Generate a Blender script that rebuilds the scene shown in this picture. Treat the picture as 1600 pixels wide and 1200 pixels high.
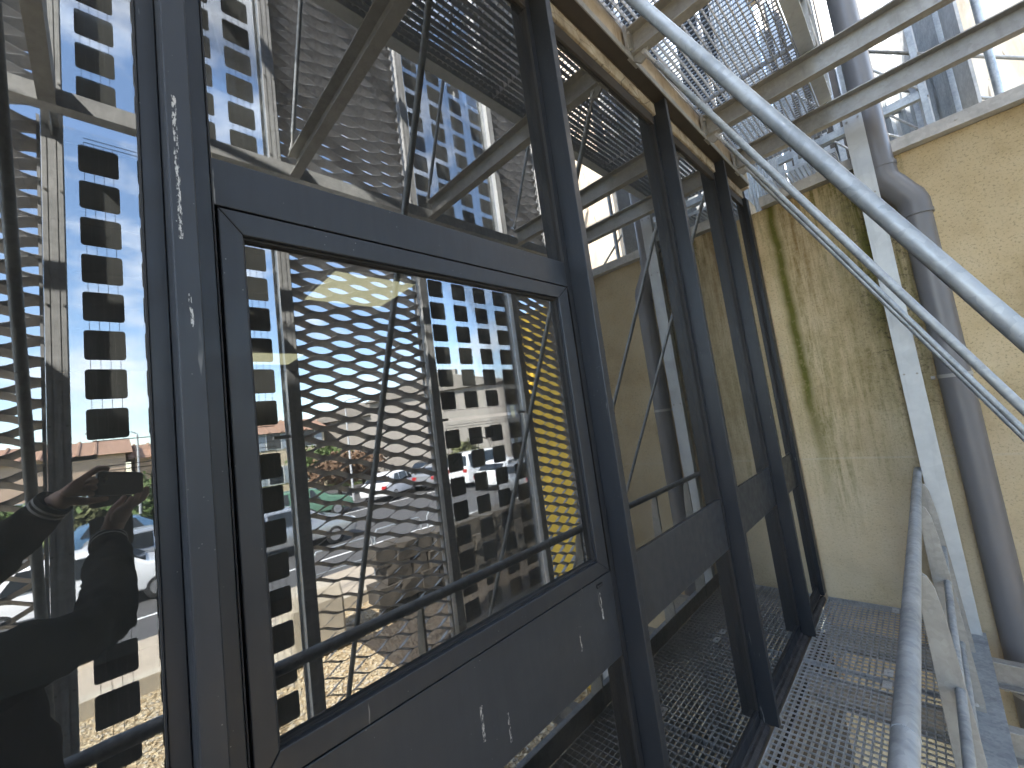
import bpy, bmesh, math, random
from mathutils import Vector, Matrix, Euler
import numpy as np
R_ = math.radians
random.seed(7); rng = np.random.default_rng(7)
sc = bpy.context.scene
for o in list(bpy.data.objects): bpy.data.objects.remove(o)

# ------------------------------------------------------------------ camera
D = 0.876                                   # camera distance from the glass, metres
CAM = Vector((D, 0.0, 1.717))
RIGHT = Vector((0.693897, 0.707934, -0.131667)); FWD = Vector((-0.701693, 0.705835, 0.097077))
RIGHT.normalize(); FWD = (FWD - RIGHT * FWD.dot(RIGHT)).normalized(); UPV = RIGHT.cross(FWD).normalized()
cd = bpy.data.cameras.new('camera'); cam = bpy.data.objects.new('camera', cd); sc.collection.objects.link(cam)
cam.matrix_world = Matrix.Translation(CAM) @ Matrix((RIGHT, UPV, -FWD)).transposed().to_4x4()
cd.sensor_width = 36; cd.lens = 36 * 639.0 / 1600; cd.clip_start = 0.004; cd.clip_end = 2000
sc.camera = cam

# ------------------------------------------------------------------ world + sun + exposure
SUN = Vector((-0.28, -0.63, 0.72)).normalized()
EXPO = 3.95
w = bpy.data.worlds.new('World'); sc.world = w; w.use_nodes = True
nt = w.node_tree; nt.nodes.clear()
def wn(t, **k):
    n = nt.nodes.new(t)
    for a, b in k.items(): setattr(n, a, b)
    return n
sky = wn('ShaderNodeTexSky', sky_type='NISHITA', sun_disc=False, sun_elevation=math.asin(SUN.z), sun_rotation=math.atan2(SUN.x, SUN.y), air_density=1.0, dust_density=0.35, ozone_density=1.4)
tc = wn('ShaderNodeTexCoord'); mp = wn('ShaderNodeMapping'); mp.inputs['Scale'].default_value = (1.0, 1.0, 2.6); mp.inputs['Location'].default_value = (0.35, 0.9, 0.1)
nz = wn('ShaderNodeTexNoise'); nz.inputs['Scale'].default_value = 2.3; nz.inputs['Detail'].default_value = 9; nz.inputs['Roughness'].default_value = 0.58
cr = wn('ShaderNodeValToRGB'); cr.color_ramp.elements[0].position = 0.475; cr.color_ramp.elements[1].position = 0.63
nz2 = wn('ShaderNodeTexNoise'); nz2.inputs['Scale'].default_value = 4.5; nz2.inputs['Detail'].default_value = 6
cr2 = wn('ShaderNodeValToRGB'); cr2.color_ramp.elements[0].color = (2.4, 2.7, 3.2, 1); cr2.color_ramp.elements[1].color = (7.6, 7.6, 7.6, 1)
mx = wn('ShaderNodeMix', data_type='RGBA'); bg = wn('ShaderNodeBackground'); bg.inputs['Strength'].default_value = 0.09; wo = wn('ShaderNodeOutputWorld')
L = nt.links.new
L(tc.outputs['Generated'], mp.inputs['Vector']); L(mp.outputs[0], nz.inputs['Vector']); L(mp.outputs[0], nz2.inputs['Vector'])
L(nz.outputs['Fac'], cr.inputs[0]); L(nz2.outputs['Fac'], cr2.inputs[0])
L(cr.outputs[0], mx.inputs[0]); L(sky.outputs[0], mx.inputs[6]); L(cr2.outputs[0], mx.inputs[7]); L(mx.outputs[2], bg.inputs[0]); L(bg.outputs[0], wo.inputs[0])
sd = bpy.data.lights.new('sun', 'SUN'); sd.energy = 2.6; sd.angle = R_(0.53); sd.color = (1.0, 0.95, 0.87)
so = bpy.data.objects.new('sun', sd); sc.collection.objects.link(so); so.rotation_euler = SUN.to_track_quat('Z', 'Y').to_euler()
vs = sc.view_settings; vs.view_transform = 'Standard'; vs.look = 'None'; vs.exposure = EXPO; vs.gamma = 1; vs.use_curve_mapping = False
sc.render.engine = 'CYCLES'; cy = sc.cycles
cy.max_bounces = 12; cy.diffuse_bounces = 5; cy.glossy_bounces = 5; cy.transmission_bounces = 6; cy.transparent_max_bounces = 24
cy.caustics_reflective = False; cy.caustics_refractive = False; cy.use_denoising = True; cy.sample_clamp_indirect = 8

# ------------------------------------------------------------------ materials
MATS = {}
class NT:
    def __init__(s, name):
        m = bpy.data.materials.new(name); m.use_nodes = True; s.m = m; s.t = m.node_tree; s.t.nodes.clear()
        s.out = s.n('ShaderNodeOutputMaterial'); s.b = s.n('ShaderNodeBsdfPrincipled'); s.l(s.b.outputs[0], s.out.inputs[0])
        s.co = s.n('ShaderNodeTexCoord'); MATS[name] = m
    def n(s, t, **k):
        x = s.t.nodes.new(t)
        for a, b in k.items(): setattr(x, a, b)
        return x
    def l(s, a, b): s.t.links.new(a, b)
    def map(s, scale=(1, 1, 1), src='Object', loc=(0, 0, 0)):
        x = s.n('ShaderNodeMapping'); x.inputs['Scale'].default_value = scale; x.inputs['Location'].default_value = loc
        s.l(s.co.outputs[src], x.inputs[0]); return x.outputs[0]
    def geo(s, scale=(1, 1, 1), loc=(0, 0, 0)):
        g = s.n('ShaderNodeNewGeometry'); x = s.n('ShaderNodeMapping'); x.inputs['Scale'].default_value = scale; x.inputs['Location'].default_value = loc
        s.l(g.outputs['Position'], x.inputs[0]); return x.outputs[0]
    def noise(s, v, scale, detail=4, rough=0.55, dist=0):
        x = s.n('ShaderNodeTexNoise'); x.inputs['Scale'].default_value = scale; x.inputs['Detail'].default_value = detail
        x.inputs['Roughness'].default_value = rough; x.inputs['Distortion'].default_value = dist; s.l(v, x.inputs['Vector']); return x.outputs['Fac']
    def vor(s, v, scale, out='Distance', feature='F1'):
        x = s.n('ShaderNodeTexVoronoi', feature=feature); x.inputs['Scale'].default_value = scale; s.l(v, x.inputs['Vector']); return x.outputs[out]
    def ramp(s, f, pts):
        x = s.n('ShaderNodeValToRGB'); e = x.color_ramp.elements
        while len(e) < len(pts): e.new(0.5)
        for k, (p, c) in enumerate(pts):
            e[k].position = p; e[k].color = (c, c, c, 1) if isinstance(c, (int, float)) else (*c, 1)
        s.l(f, x.inputs[0]); return x.outputs[0]
    def mix(s, f, a, b, mode='MIX'):
        x = s.n('ShaderNodeMix', data_type='RGBA', blend_type=mode)
        for i, v in ((0, f), (6, a), (7, b)):
            if isinstance(v, (int, float)): x.inputs[i].default_value = v if i == 0 else (v, v, v, 1)
            elif isinstance(v, tuple): x.inputs[i].default_value = (*v, 1)
            else: s.l(v, x.inputs[i])
        return x.outputs[2]
    def math(s, op, a, b=0.0):
        x = s.n('ShaderNodeMath', operation=op)
        for i, v in enumerate((a, b)):
            if isinstance(v, (int, float)): x.inputs[i].default_value = v
            else: s.l(v, x.inputs[i])
        return x.outputs[0]
    def sep(s, v):
        x = s.n('ShaderNodeSeparateXYZ'); s.l(v, x.inputs[0]); return x.outputs
    def set(s, col=None, rough=None, metal=None, bump=None, bs=0.1, bd=0.01, spec=None):
        for v, k in ((col, 'Base Color'), (rough, 'Roughness'), (metal, 'Metallic'), (spec, 'Specular IOR Level')):
            if v is None: continue
            if isinstance(v, (int, float)): s.b.inputs[k].default_value = v
            elif isinstance(v, tuple): s.b.inputs[k].default_value = (*v, 1)
            else: s.l(v, s.b.inputs[k])
        if bump is not None:
            x = s.n('ShaderNodeBump'); x.inputs['Strength'].default_value = bs; x.inputs['Distance'].default_value = bd
            s.l(bump, x.inputs['Height']); s.l(x.outputs[0], s.b.inputs['Normal'])
        return s.m
def simple(name, col, rough=0.6, metal=0.0, var=0.25, scale=8.0, bs=0.15):
    t = NT(name); v = t.geo(); f = t.noise(v, scale, 5)
    c = t.mix(f, tuple(x * (1 - var) for x in col), tuple(min(1, x * (1 + var)) for x in col))
    return t.set(c, rough, metal, t.noise(v, scale * 8, 4), bs, 0.002)
def galv(name, lo, hi, rough=0.42, metal=0.75, sp=45.0):
    t = NT(name); v = t.geo()
    sx = t.vor(v, sp, 'Color'); sp_ = t.sep(sx)[0]
    f = t.math('ADD', t.math('MULTIPLY', sp_, 0.16), t.math('MULTIPLY', t.noise(v, 7, 6, 0.65), 0.85))
    c = t.ramp(f, [(0.25, lo), (0.75, hi)])
    drip = t.ramp(t.noise(t.geo((14, 14, 1.2)), 1.6, 5), [(0.55, 0.0), (0.75, 0.5)])
    c = t.mix(drip, c, tuple(x * 0.75 for x in lo))
    r = t.ramp(t.noise(v, 30, 4), [(0.3, rough - 0.1), (0.7, rough + 0.14)])
    return t.set(c, r, metal, t.noise(v, 60, 4), 0.12, 0.002)
galv('galvanised', (0.38, 0.385, 0.38), (0.62, 0.62, 0.61), 0.5, 0.25)
galv('galvanised_bright', (0.20, 0.225, 0.245), (0.44, 0.47, 0.49), 0.5, 0.35, 70)
galv('galvanised_dull', (0.25, 0.245, 0.225), (0.40, 0.39, 0.36), 0.55, 0.25, 55)
galv('grating_steel', (0.27, 0.285, 0.295), (0.47, 0.49, 0.505), 0.5, 0.3, 60)
galv('mesh_steel', (0.27, 0.275, 0.285), (0.42, 0.425, 0.435), 0.55, 0.15, 90)
galv('zinc_plate', (0.44, 0.47, 0.485), (0.58, 0.605, 0.61), 0.5, 0.25, 12)
def frame_mat(name, col, speck):
    t = NT(name); v = t.geo()
    base = t.mix(t.noise(v, 3.0, 6, 0.6), tuple(x * 0.82 for x in col), tuple(x * 1.22 for x in col))
    streak = t.math('MULTIPLY', t.ramp(t.noise(t.geo((60, 60, 7.0)), 1.0, 3), [(0.70, 0.0), (0.74, 1.0)]), t.ramp(t.noise(v, 4.2, 3), [(0.52, 0.0), (0.60, speck)]))
    dots = t.math('MULTIPLY', t.ramp(t.vor(v, 70), [(0.05, 1.0), (0.09, 0.0)]), t.ramp(t.noise(v, 9, 2), [(0.55, 0.0), (0.62, 0.32)]))
    dust = t.math('MULTIPLY', t.noise(t.geo((26, 26, 2.0)), 2.0, 5), 0.055)
    c = t.mix(dust, base, (0.22, 0.22, 0.215))
    X_, Y_, Z_ = t.sep(t.geo())[0:3]
    def splash(y0, hw, z0, z1):
        a = t.math('LESS_THAN', t.math('ABSOLUTE', t.math('SUBTRACT', t.math('ADD', Y_, t.math('MULTIPLY', t.math('SUBTRACT', t.noise(t.geo((1, 1, 30)), 1, 2), .5), .005)), y0)), hw)
        b = t.math('MULTIPLY', t.math('GREATER_THAN', Z_, z0), t.math('LESS_THAN', Z_, z1))
        return t.math('MULTIPLY', t.math('MULTIPLY', a, b), t.ramp(t.noise(t.geo((260, 260, 90)), 1, 4, .7), [(0.48, 0.0), (0.58, 0.7)]))
    for q in ((0.093, 0.0028, 2.08, 2.33), (0.101, 0.002, 1.93, 1.99), (1.150, 0.004, 1.04, 1.125), (0.62, 0.004, 0.98, 1.06), (0.70, 0.003, 0.93, 1.00), (1.02, 0.003, 1.00, 1.05)): streak = t.math('MAXIMUM', streak, splash(*q))
    c = t.mix(t.math('MAXIMUM', streak, dots), c, (0.55, 0.54, 0.50))
    r = t.ramp(t.noise(v, 22, 5), [(0.3, 0.33), (0.7, 0.5)])
    return t.set(c, r, 0.0, t.noise(v, 240, 2), 0.05, 0.001, 0.34)
frame_mat('anthracite', (0.0155, 0.0185, 0.0235), 0.30)
frame_mat('anthracite_panel', (0.0225, 0.0262, 0.032), 0.45)
simple('black_rubber', (0.012, 0.012, 0.013), 0.7)
def facade_glass():
    t = NT('solar_glass'); t.t.nodes.remove(t.b)
    tr = t.n('ShaderNodeBsdfTransparent'); tr.inputs[0].default_value = (0.34, 0.35, 0.34, 1)
    gl = t.n('ShaderNodeBsdfGlossy'); gl.inputs['Roughness'].default_value = 0.0; gl.inputs['Color'].default_value = (0.97, 0.985, 1.0, 1)
    lw = t.n('ShaderNodeFresnel'); lw.inputs['IOR'].default_value = 1.5
    f = t.math('ADD', t.math('MULTIPLY', lw.outputs[0], 1.65), 0.088)
    ms = t.n('ShaderNodeMixShader'); t.l(f, ms.inputs[0]); t.l(tr.outputs[0], ms.inputs[1]); t.l(gl.outputs[0], ms.inputs[2])
    v = t.geo(); di = t.n('ShaderNodeBsdfDiffuse'); di.inputs[0].default_value = (0.5, 0.48, 0.44, 1)
    dirt = t.math('MULTIPLY', t.ramp(t.noise(v, 5, 8, 0.7), [(0.35, 0.35), (0.8, 1.0)]), 0.045)
    dots = t.math('MULTIPLY', t.ramp(t.vor(v, 60), [(0.03, 1.0), (0.06, 0.0)]), t.ramp(t.noise(v, 8, 2), [(0.60, 0.0), (0.64, 0.35)]))
    m2 = t.n('ShaderNodeMixShader'); t.l(t.math('MAXIMUM', dirt, dots), m2.inputs[0]); t.l(ms.outputs[0], m2.inputs[1]); t.l(di.outputs[0], m2.inputs[2])
    bp = t.n('ShaderNodeBump'); bp.inputs['Strength'].default_value = 0.004; bp.inputs['Distance'].default_value = 0.02
    t.l(t.noise(v, 1.6, 1), bp.inputs['Height']); t.l(bp.outputs[0], gl.inputs['Normal'])
    t.l(m2.outputs[0], t.out.inputs[0]); return t.m
facade_glass()
def clear_glass(name, tint, k, haze):
    t = NT(name); t.t.nodes.remove(t.b)
    tr = t.n('ShaderNodeBsdfTransparent'); tr.inputs[0].default_value = (*tint, 1)
    gl = t.n('ShaderNodeBsdfGlossy'); gl.inputs['Roughness'].default_value = 0.02
    lw = t.n('ShaderNodeFresnel'); lw.inputs['IOR'].default_value = 1.45
    ms = t.n('ShaderNodeMixShader'); t.l(t.math('MULTIPLY', lw.outputs[0], k), ms.inputs[0]); t.l(tr.outputs[0], ms.inputs[1]); t.l(gl.outputs[0], ms.inputs[2])
    di = t.n('ShaderNodeBsdfDiffuse'); di.inputs[0].default_value = (0.62, 0.62, 0.6, 1)
    v = t.geo(); f = t.math('MULTIPLY', t.ramp(t.noise(t.geo((9, 9, 1.5)), 2, 6), [(0.35, 0.2), (0.8, 1.0)]), haze)
    m2 = t.n('ShaderNodeMixShader'); t.l(f, m2.inputs[0]); t.l(ms.outputs[0], m2.inputs[1]); t.l(di.outputs[0], m2.inputs[2])
    t.l(m2.outputs[0], t.out.inputs[0]); return t.m
clear_glass('module_glass', (0.97, 0.98, 0.98), 0.6, 0.03)
def cell_mat():
    t = NT('solar_cell'); v = t.map((1, 1, 1)); y = t.sep(v)[1]
    bar = t.math('LESS_THAN', t.math('ABSOLUTE', t.math('SUBTRACT', t.math('FRACT', t.math('MULTIPLY', t.math('ADD', y, 0.0975), 25.6)), 0.5)), 0.022)
    c = t.mix(t.noise(t.geo(), 14, 4), (0.20, 0.20, 0.185), (0.29, 0.285, 0.265))
    c = t.mix(bar, c, (0.42, 0.41, 0.39)); return t.set(c, 0.32, 0.0, spec=0.3)
cell_mat()
simple('dark_cable', (0.012, 0.012, 0.012), 0.5)
def plaster_wall():
    t = NT('stained_render'); v = t.geo(); X, Y, Z = t.sep(v)[0:3]
    base = t.ramp(t.noise(v, 2.2, 8, 0.65), [(0.28, (0.43, 0.325, 0.175)), (0.5, (0.60, 0.48, 0.285)), (0.75, (0.68, 0.57, 0.375))])
    base = t.mix(t.ramp(t.noise(t.geo((6, 6, 0.8)), 1.3, 6), [(0.45, 0.0), (0.75, 0.45)]), base, (0.60, 0.50, 0.33))
    grit = t.ramp(t.noise(v, 70, 6, 0.75), [(0.36, 1.0), (0.47, 0.0)])
    base = t.mix(t.math('MULTIPLY', grit, 0.55), base, (0.15, 0.115, 0.065))
    grey = t.ramp(Z, [(0.0, 0.75), (0.55, 0.0)])   # splash greying low on the wall, broken by noise
    zz = t.n('ShaderNodeMapRange'); zz.inputs[1].default_value = 0; zz.inputs[2].default_value = 3.3; t.l(Z, zz.inputs[0])
    g2 = t.math('MULTIPLY', t.ramp(zz.outputs[0], [(0.02, 0.65), (0.36, 0.25), (0.5, 0.0)]), t.ramp(t.noise(v, 3, 5), [(0.3, 0.3), (0.6, 1.0)]))
    base = t.mix(g2, base, (0.55, 0.48, 0.355))
    wob = t.math('MULTIPLY', t.math('SUBTRACT', t.noise(t.geo((0.001, 0.001, 2.2)), 1.0, 3), 0.5), 0.10)
    def streak(x0, hw, z0, z1, amt, soft=1.6, slant=0.0):
        dx = t.math('ABSOLUTE', t.math('SUBTRACT', t.math('ADD', X, t.math('ADD', wob, t.math('MULTIPLY', Z, slant))), x0))
        a = t.n('ShaderNodeMapRange'); a.inputs[1].default_value = hw * soft; a.inputs[2].default_value = hw * 0.25; t.l(dx, a.inputs[0])
        b = t.n('ShaderNodeMapRange'); b.inputs[1].default_value = z0; b.inputs[2].default_value = z1; t.l(Z, b.inputs[0])
        q = t.math('MULTIPLY', a.outputs[0], b.outputs[0])
        n_ = t.ramp(t.noise(v, 26, 7, 0.7), [(0.25, 0.55), (0.45, 1.0)])
        return t.math('MULTIPLY', t.math('MULTIPLY', q, n_), amt)
    patch = t.math('MULTIPLY', t.ramp(t.noise(t.geo((22, 22, 1.6)), 1.2, 6, 0.7), [(0.42, 0.0), (0.60, 1.0)]), t.ramp(t.noise(v, 30, 5, .7), [(0.35, .4), (.55, 1.0)]))
    m = [streak(0.215, 0.042, 0.6, 1.7, 1.0, 1.5, 0.012), t.math('MULTIPLY', streak(0.80, 0.22, 0.7, 2.6, 1.0), t.ramp(t.noise(t.geo((15, 15, 1.1)), 1.3, 7, .65), [(0.38, 0.12), (0.56, 1.0)]))]
    m.append(t.math('MULTIPLY', streak(0.26, 0.14, 0.45, 1.0, 0.7), patch))
    m.append(t.math('MULTIPLY', streak(0.50, 0.50, 2.45, 3.2, 0.9), patch))
    m.append(t.math('MULTIPLY', streak(0.60, 0.32, 0.7, 1.4, 0.55), patch))
    f = m[0]
    for k in m[1:]: f = t.math('MAXIMUM', f, k)
    inx = t.math('MULTIPLY', t.math('LESS_THAN', X, 1.02), 1.0)
    green = t.mix(t.noise(v, 15, 4), (0.075, 0.080, 0.012), (0.17, 0.16, 0.03))
    c = t.mix(t.math('MULTIPLY', f, inx), base, green)
    blk = t.math('MULTIPLY', t.ramp(t.noise(v, 34, 8, 0.75), [(0.52, 0.0), (0.62, 1.0)]), streak(0.80, 0.16, 0.9, 2.0, 0.9))
    c = t.mix(blk, c, (0.05, 0.045, 0.03))
    jd = t.math('ABSOLUTE', t.math('SUBTRACT', t.math('ADD', Z, t.math('MULTIPLY', t.noise(v, 3, 2), 0.02)), 1.115))
    j = t.n('ShaderNodeMapRange'); j.inputs[1].default_value = 0.012; j.inputs[2].default_value = 0.003; t.l(jd, j.inputs[0])
    c = t.mix(t.math('MULTIPLY', j.outputs[0], 0.22), c, (0.62, 0.58, 0.48))
    rust = t.math('MULTIPLY', streak(0.33, 0.10, 1.9, 2.9, 0.5), patch)
    c = t.mix(rust, c, (0.30, 0.15, 0.05))
    h = t.math('ADD', t.math('MULTIPLY', t.noise(v, 90, 6, 0.7), 0.6), t.noise(v, 12, 4))
    return t.set(c, 0.93, 0.0, h, 0.55, 0.008)
plaster_wall()
def stone_strip():
    t = NT('old_concrete'); v = t.geo()
    c = t.ramp(t.noise(v, 9, 8, 0.7), [(0.28, (0.17, 0.13, 0.08)), (0.5, (0.38, 0.32, 0.23)), (0.75, (0.54, 0.48, 0.37))])
    crack = t.ramp(t.vor(t.geo((5, 5, 8)), 1.4, 'Distance', 'DISTANCE_TO_EDGE'), [(0.0, 1.0), (0.022, 0.0)])
    c = t.mix(t.math('MULTIPLY', crack, 0.7), c, (0.06, 0.04, 0.02))
    return t.set(c, 0.95, 0.0, t.math('ADD', t.noise(v, 55, 6, 0.7), t.noise(v, 12, 3)), 0.8, 0.01)
stone_strip()
def slab_mat():
    t = NT('slab_edge'); v = t.geo()
    c = t.ramp(t.noise(v, 8, 7, 0.65), [(0.3, (0.34, 0.26, 0.165)), (0.7, (0.58, 0.49, 0.36))])
    c = t.mix(t.ramp(t.noise(t.geo((9, 9, 1.5)), 2, 4), [(0.58, 0.0), (0.7, 0.6)]), c, (0.24, 0.13, 0.05))
    return t.set(c, 0.9, 0, t.noise(v, 60, 5), 0.4, 0.005)
slab_mat()
simple('dark_iron', (0.050, 0.042, 0.034), 0.6, 0.2, 0.4, 12)
simple('pvc_grey', (0.165, 0.165, 0.172), 0.38, 0, 0.10, 5, 0.03)
simple('clip_plastic', (0.42, 0.41, 0.38), 0.5)
simple('yellow_paint', (0.86, 0.56, 0.05), 0.7, 0, 0.1, 3)
def bitumen():
    t = NT('bitumen'); v = t.geo(); c = t.ramp(t.noise(v, 12, 6), [(0.35, (0.014, 0.014, 0.016)), (0.6, (0.045, 0.044, 0.046)), (0.78, (0.16, 0.155, 0.14))])
    return t.set(c, 0.55, 0, t.noise(v, 28, 6, 0.7), 0.6, 0.01)
bitumen()
def tan_panel():
    t = NT('streaked_cladding'); v = t.geo((5.0, 5.0, 1.2))
    c = t.ramp(t.noise(v, 0.9, 5, 0.6, 1.2), [(0.3, (0.46, 0.36, 0.25)), (0.5, (0.62, 0.52, 0.40)), (0.75, (0.72, 0.64, 0.53))])
    k = t.ramp(t.noise(t.geo((16, 16, 2.6)), 1.0, 3, 0.5, 1.5), [(0.64, 0.0), (0.70, 1.0)])
    c = t.mix(t.math('MULTIPLY', k, 0.75), c, (0.18, 0.13, 0.09))
    return t.set(c, 0.85, 0, t.noise(v, 8, 4), 0.2, 0.004)
tan_panel()
simple('interior_paint', (0.20, 0.20, 0.19), 0.9); simple('interior_floor', (0.06, 0.058, 0.055), 0.6); simple('ceiling_tile_paint', (0.26, 0.26, 0.25), 0.95)
t = NT('light_diffuser'); t.b.inputs['Base Color'].default_value = (0.9, 0.88, 0.7, 1); t.b.inputs['Emission Color'].default_value = (1.0, 0.93, 0.60, 1); t.b.inputs['Emission Strength'].default_value = 0.30
# ground
def gravel_mat():
    t = NT('gravel'); v = t.geo(); cc = t.vor(v, 24, 'Color'); q = t.sep(cc)[0]
    c = t.ramp(q, [(0.1, (0.28, 0.20, 0.105)), (0.5, (0.45, 0.34, 0.20)), (0.9, (0.60, 0.50, 0.33))])
    c = t.mix(t.ramp(t.noise(v, 0.9, 5), [(0.4, 0.0), (0.7, 0.4)]), c, (0.33, 0.25, 0.15))
    return t.set(c, 0.95, 0, t.vor(v, 24), 0.9, 0.03)
gravel_mat()
simple('pebble_pale', (0.50, 0.41, 0.27), 0.9, 0, 0.3, 30); simple('shade_ground', (0.050, 0.038, 0.027), 0.95, 0, 0.5, 14, 0.8)  # the dark ground colour holds a cast shadow
simple('concrete_pale', (0.42, 0.37, 0.29), 0.9, 0, 0.25, 5, 0.4); simple('asphalt', (0.075, 0.073, 0.072), 0.9, 0, 0.25, 30, 0.4)
simple('pavement_tan', (0.40, 0.335, 0.255), 0.9, 0, 0.2, 6, 0.3); simple('line_paint', (0.72, 0.72, 0.70), 0.7)
simple('grass', (0.10, 0.13, 0.035), 0.95, 0, 0.4, 6, 0.6); simple('dry_land', (0.22, 0.18, 0.10), 0.95, 0, 0.4, 0.4)
simple('salmon_plaster', (0.50, 0.36, 0.27), 0.9, 0, 0.1, 1); simple('cream_plaster', (0.56, 0.46, 0.33), 0.9, 0, 0.1, 1)
simple('grey_plaster', (0.27, 0.245, 0.215), 0.9, 0, 0.15, 1); simple('roof_tile', (0.30, 0.18, 0.12), 0.85, 0, 0.35, 5); simple('roof_grey', (0.20, 0.18, 0.155), 0.85, 0, 0.3, 5)
simple('window_dark', (0.03, 0.035, 0.04), 0.1); simple('shutter_paint', (0.30, 0.34, 0.38), 0.6); simple('white_paint', (0.75, 0.75, 0.73), 0.6)
simple('bark', (0.09, 0.065, 0.045), 0.9, 0, 0.4, 20, 0.8)
for nm, c in (('leaf_green', (0.075, 0.115, 0.025)), ('leaf_dark', (0.045, 0.075, 0.02)), ('leaf_rust', (0.15, 0.085, 0.045)), ('leaf_olive', (0.12, 0.125, 0.05))):
    simple(nm, c, 0.7, 0, 0.5, 1.2)
simple('block_stone', (0.062, 0.052, 0.040), 0.95, 0, 0.5, 5, 0.8)  # shade on the stone wall is put into this dark colour
for nm, c, me in (('car_white', (0.72, 0.72, 0.72), 0), ('car_silver', (0.42, 0.43, 0.44), 0.6), ('car_dark', (0.03, 0.032, 0.036), 0), ('car_red', (0.40, 0.03, 0.025), 0), ('car_blue', (0.10, 0.19, 0.30), 0.3), ('car_green', (0.10, 0.20, 0.13), 0)):
    simple(nm, c, 0.25, me, 0.03, 2, 0.0)
simple('car_glass', (0.02, 0.024, 0.028), 0.05); simple('tyre', (0.02, 0.02, 0.02), 0.9); simple('rim', (0.45, 0.45, 0.46), 0.35, 0.8); simple('lamp_red', (0.4, 0.02, 0.02), 0.3); simple('lamp_clear', (0.75, 0.75, 0.75), 0.15)
simple('skin', (0.58, 0.36, 0.26), 0.55, 0, 0.12, 40, 0.2); simple('jacket_black', (0.005, 0.005, 0.0055), 0.9, 0, 0.3, 60, 0.4).node_tree.nodes['Principled BSDF'].inputs['Specular IOR Level'].default_value = 0.12; simple('trousers_dark', (0.014, 0.015, 0.02), 0.9, 0, 0.3, 80, 0.4)
simple('hair_dark', (0.02, 0.014, 0.01), 0.7, 0, 0.3, 80, 0.6); simple('cuff_white', (0.62, 0.60, 0.56), 0.8); simple('shoe_black', (0.02, 0.02, 0.02), 0.6); simple('eye_white', (0.7, 0.7, 0.68), 0.2)
simple('phone_black', (0.022, 0.022, 0.021), 0.30, 0, 0.1, 5, 0.0); simple('lens_glass', (0.01, 0.012, 0.018), 0.05)

# ------------------------------------------------------------------ mesh helpers
COL = sc.collection
class MB:
    def __init__(s): s.v = []; s.f = []
    def add(s, vs, fs):
        n = len(s.v); s.v += [tuple(p) for p in vs]; s.f += [tuple(i + n for i in f) for f in fs]; return s
    def box(s, x0, x1, y0, y1, z0, z1):
        return s.add([(x, y, z) for z in (z0, z1) for y in (y0, y1) for x in (x0, x1)], [(0, 2, 3, 1), (4, 5, 7, 6), (0, 1, 5, 4), (2, 6, 7, 3), (0, 4, 6, 2), (1, 3, 7, 5)])
    def prism(s, poly, axis, a, b):
        n = len(poly)
        def P(u, v, t): return (t, u, v) if axis == 'x' else (u, t, v) if axis == 'y' else (u, v, t)
        vs = [P(u, v, a) for u, v in poly] + [P(u, v, b) for u, v in poly]
        return s.add(vs, [tuple(range(n))[::-1], tuple(range(n, 2 * n))] + [(i, (i + 1) % n, n + (i + 1) % n, n + i) for i in range(n)])
    def tube(s, pts, r, seg=12, cap=True):
        pts = [Vector(p) for p in pts]; rr = r if isinstance(r, (list, tuple)) else [r] * len(pts)
        rings = []; prev = None
        for i, p in enumerate(pts):
            d = (pts[min(i + 1, len(pts) - 1)] - pts[max(i - 1, 0)]).normalized()
            u = d.orthogonal().normalized() if prev is None else (prev - d * prev.dot(d)).normalized()
            prev = u; q = d.cross(u)
            rings.append([p + (u * math.cos(2 * math.pi * k / seg) + q * math.sin(2 * math.pi * k / seg)) * rr[i] for k in range(seg)])
        vs = [x for g in rings for x in g]
        fs = [(i * seg + k, i * seg + (k + 1) % seg, (i + 1) * seg + (k + 1) % seg, (i + 1) * seg + k) for i in range(len(pts) - 1) for k in range(seg)]
        if cap: fs += [tuple(range(seg))[::-1], tuple(range((len(pts) - 1) * seg, len(pts) * seg))]
        return s.add(vs, fs)
    def mesh(s, name, mat, smooth=False):
        me = bpy.data.meshes.new(name); me.from_pydata(s.v, [], s.f)
        bm = bmesh.new(); bm.from_mesh(me); bmesh.ops.recalc_face_normals(bm, faces=bm.faces); bm.to_mesh(me); bm.free()
        for m in (mat if isinstance(mat, (list, tuple)) else [mat]): me.materials.append(MATS[m])
        if smooth:
            me.polygons.foreach_set('use_smooth', [True] * len(me.polygons))
            me.set_sharp_from_angle(angle=R_(40))
        return me
    def obj(s, name, mat, parent=None, smooth=False, bevel=0.0, loc=None):
        return link(name, s.mesh(name, mat, smooth), parent, bevel, loc)
def link(name, me, parent=None, bevel=0.0, loc=None):
    o = bpy.data.objects.new(name, me); COL.objects.link(o)
    if parent: o.parent = parent
    if loc is not None: o.location = loc
    if bevel:
        b = o.modifiers.new('bevel', 'BEVEL'); b.width = bevel; b.segments = 2; b.limit_method = 'ANGLE'; b.angle_limit = R_(40); b.harden_normals = False
    return o
def tag(o, label=None, cat=None, group=None, kind=None):
    for k, v in (('label', label), ('category', cat), ('group', group), ('kind', kind)):
        if v: o[k] = v
    return o
def thing(name, label, cat, loc=(0, 0, 0), group=None, rotz=0):
    o = bpy.data.objects.new(name, None); COL.objects.link(o); o.location = loc; o.rotation_euler = (0, 0, rotz); o.empty_display_size = 0.1
    return tag(o, label, cat, group)
def kids(o): return [c for c in bpy.data.objects if c.parent == o]
def dup(o, loc=None, rotz=None, label=None, parent=None):
    c = o.copy(); COL.objects.link(c)
    if parent: c.parent = parent
    if loc is not None: c.location = loc
    if rotz is not None: c.rotation_euler = (0, 0, rotz)
    if label: c['label'] = label
    for ch in kids(o): dup(ch, parent=c)
    return c
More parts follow.
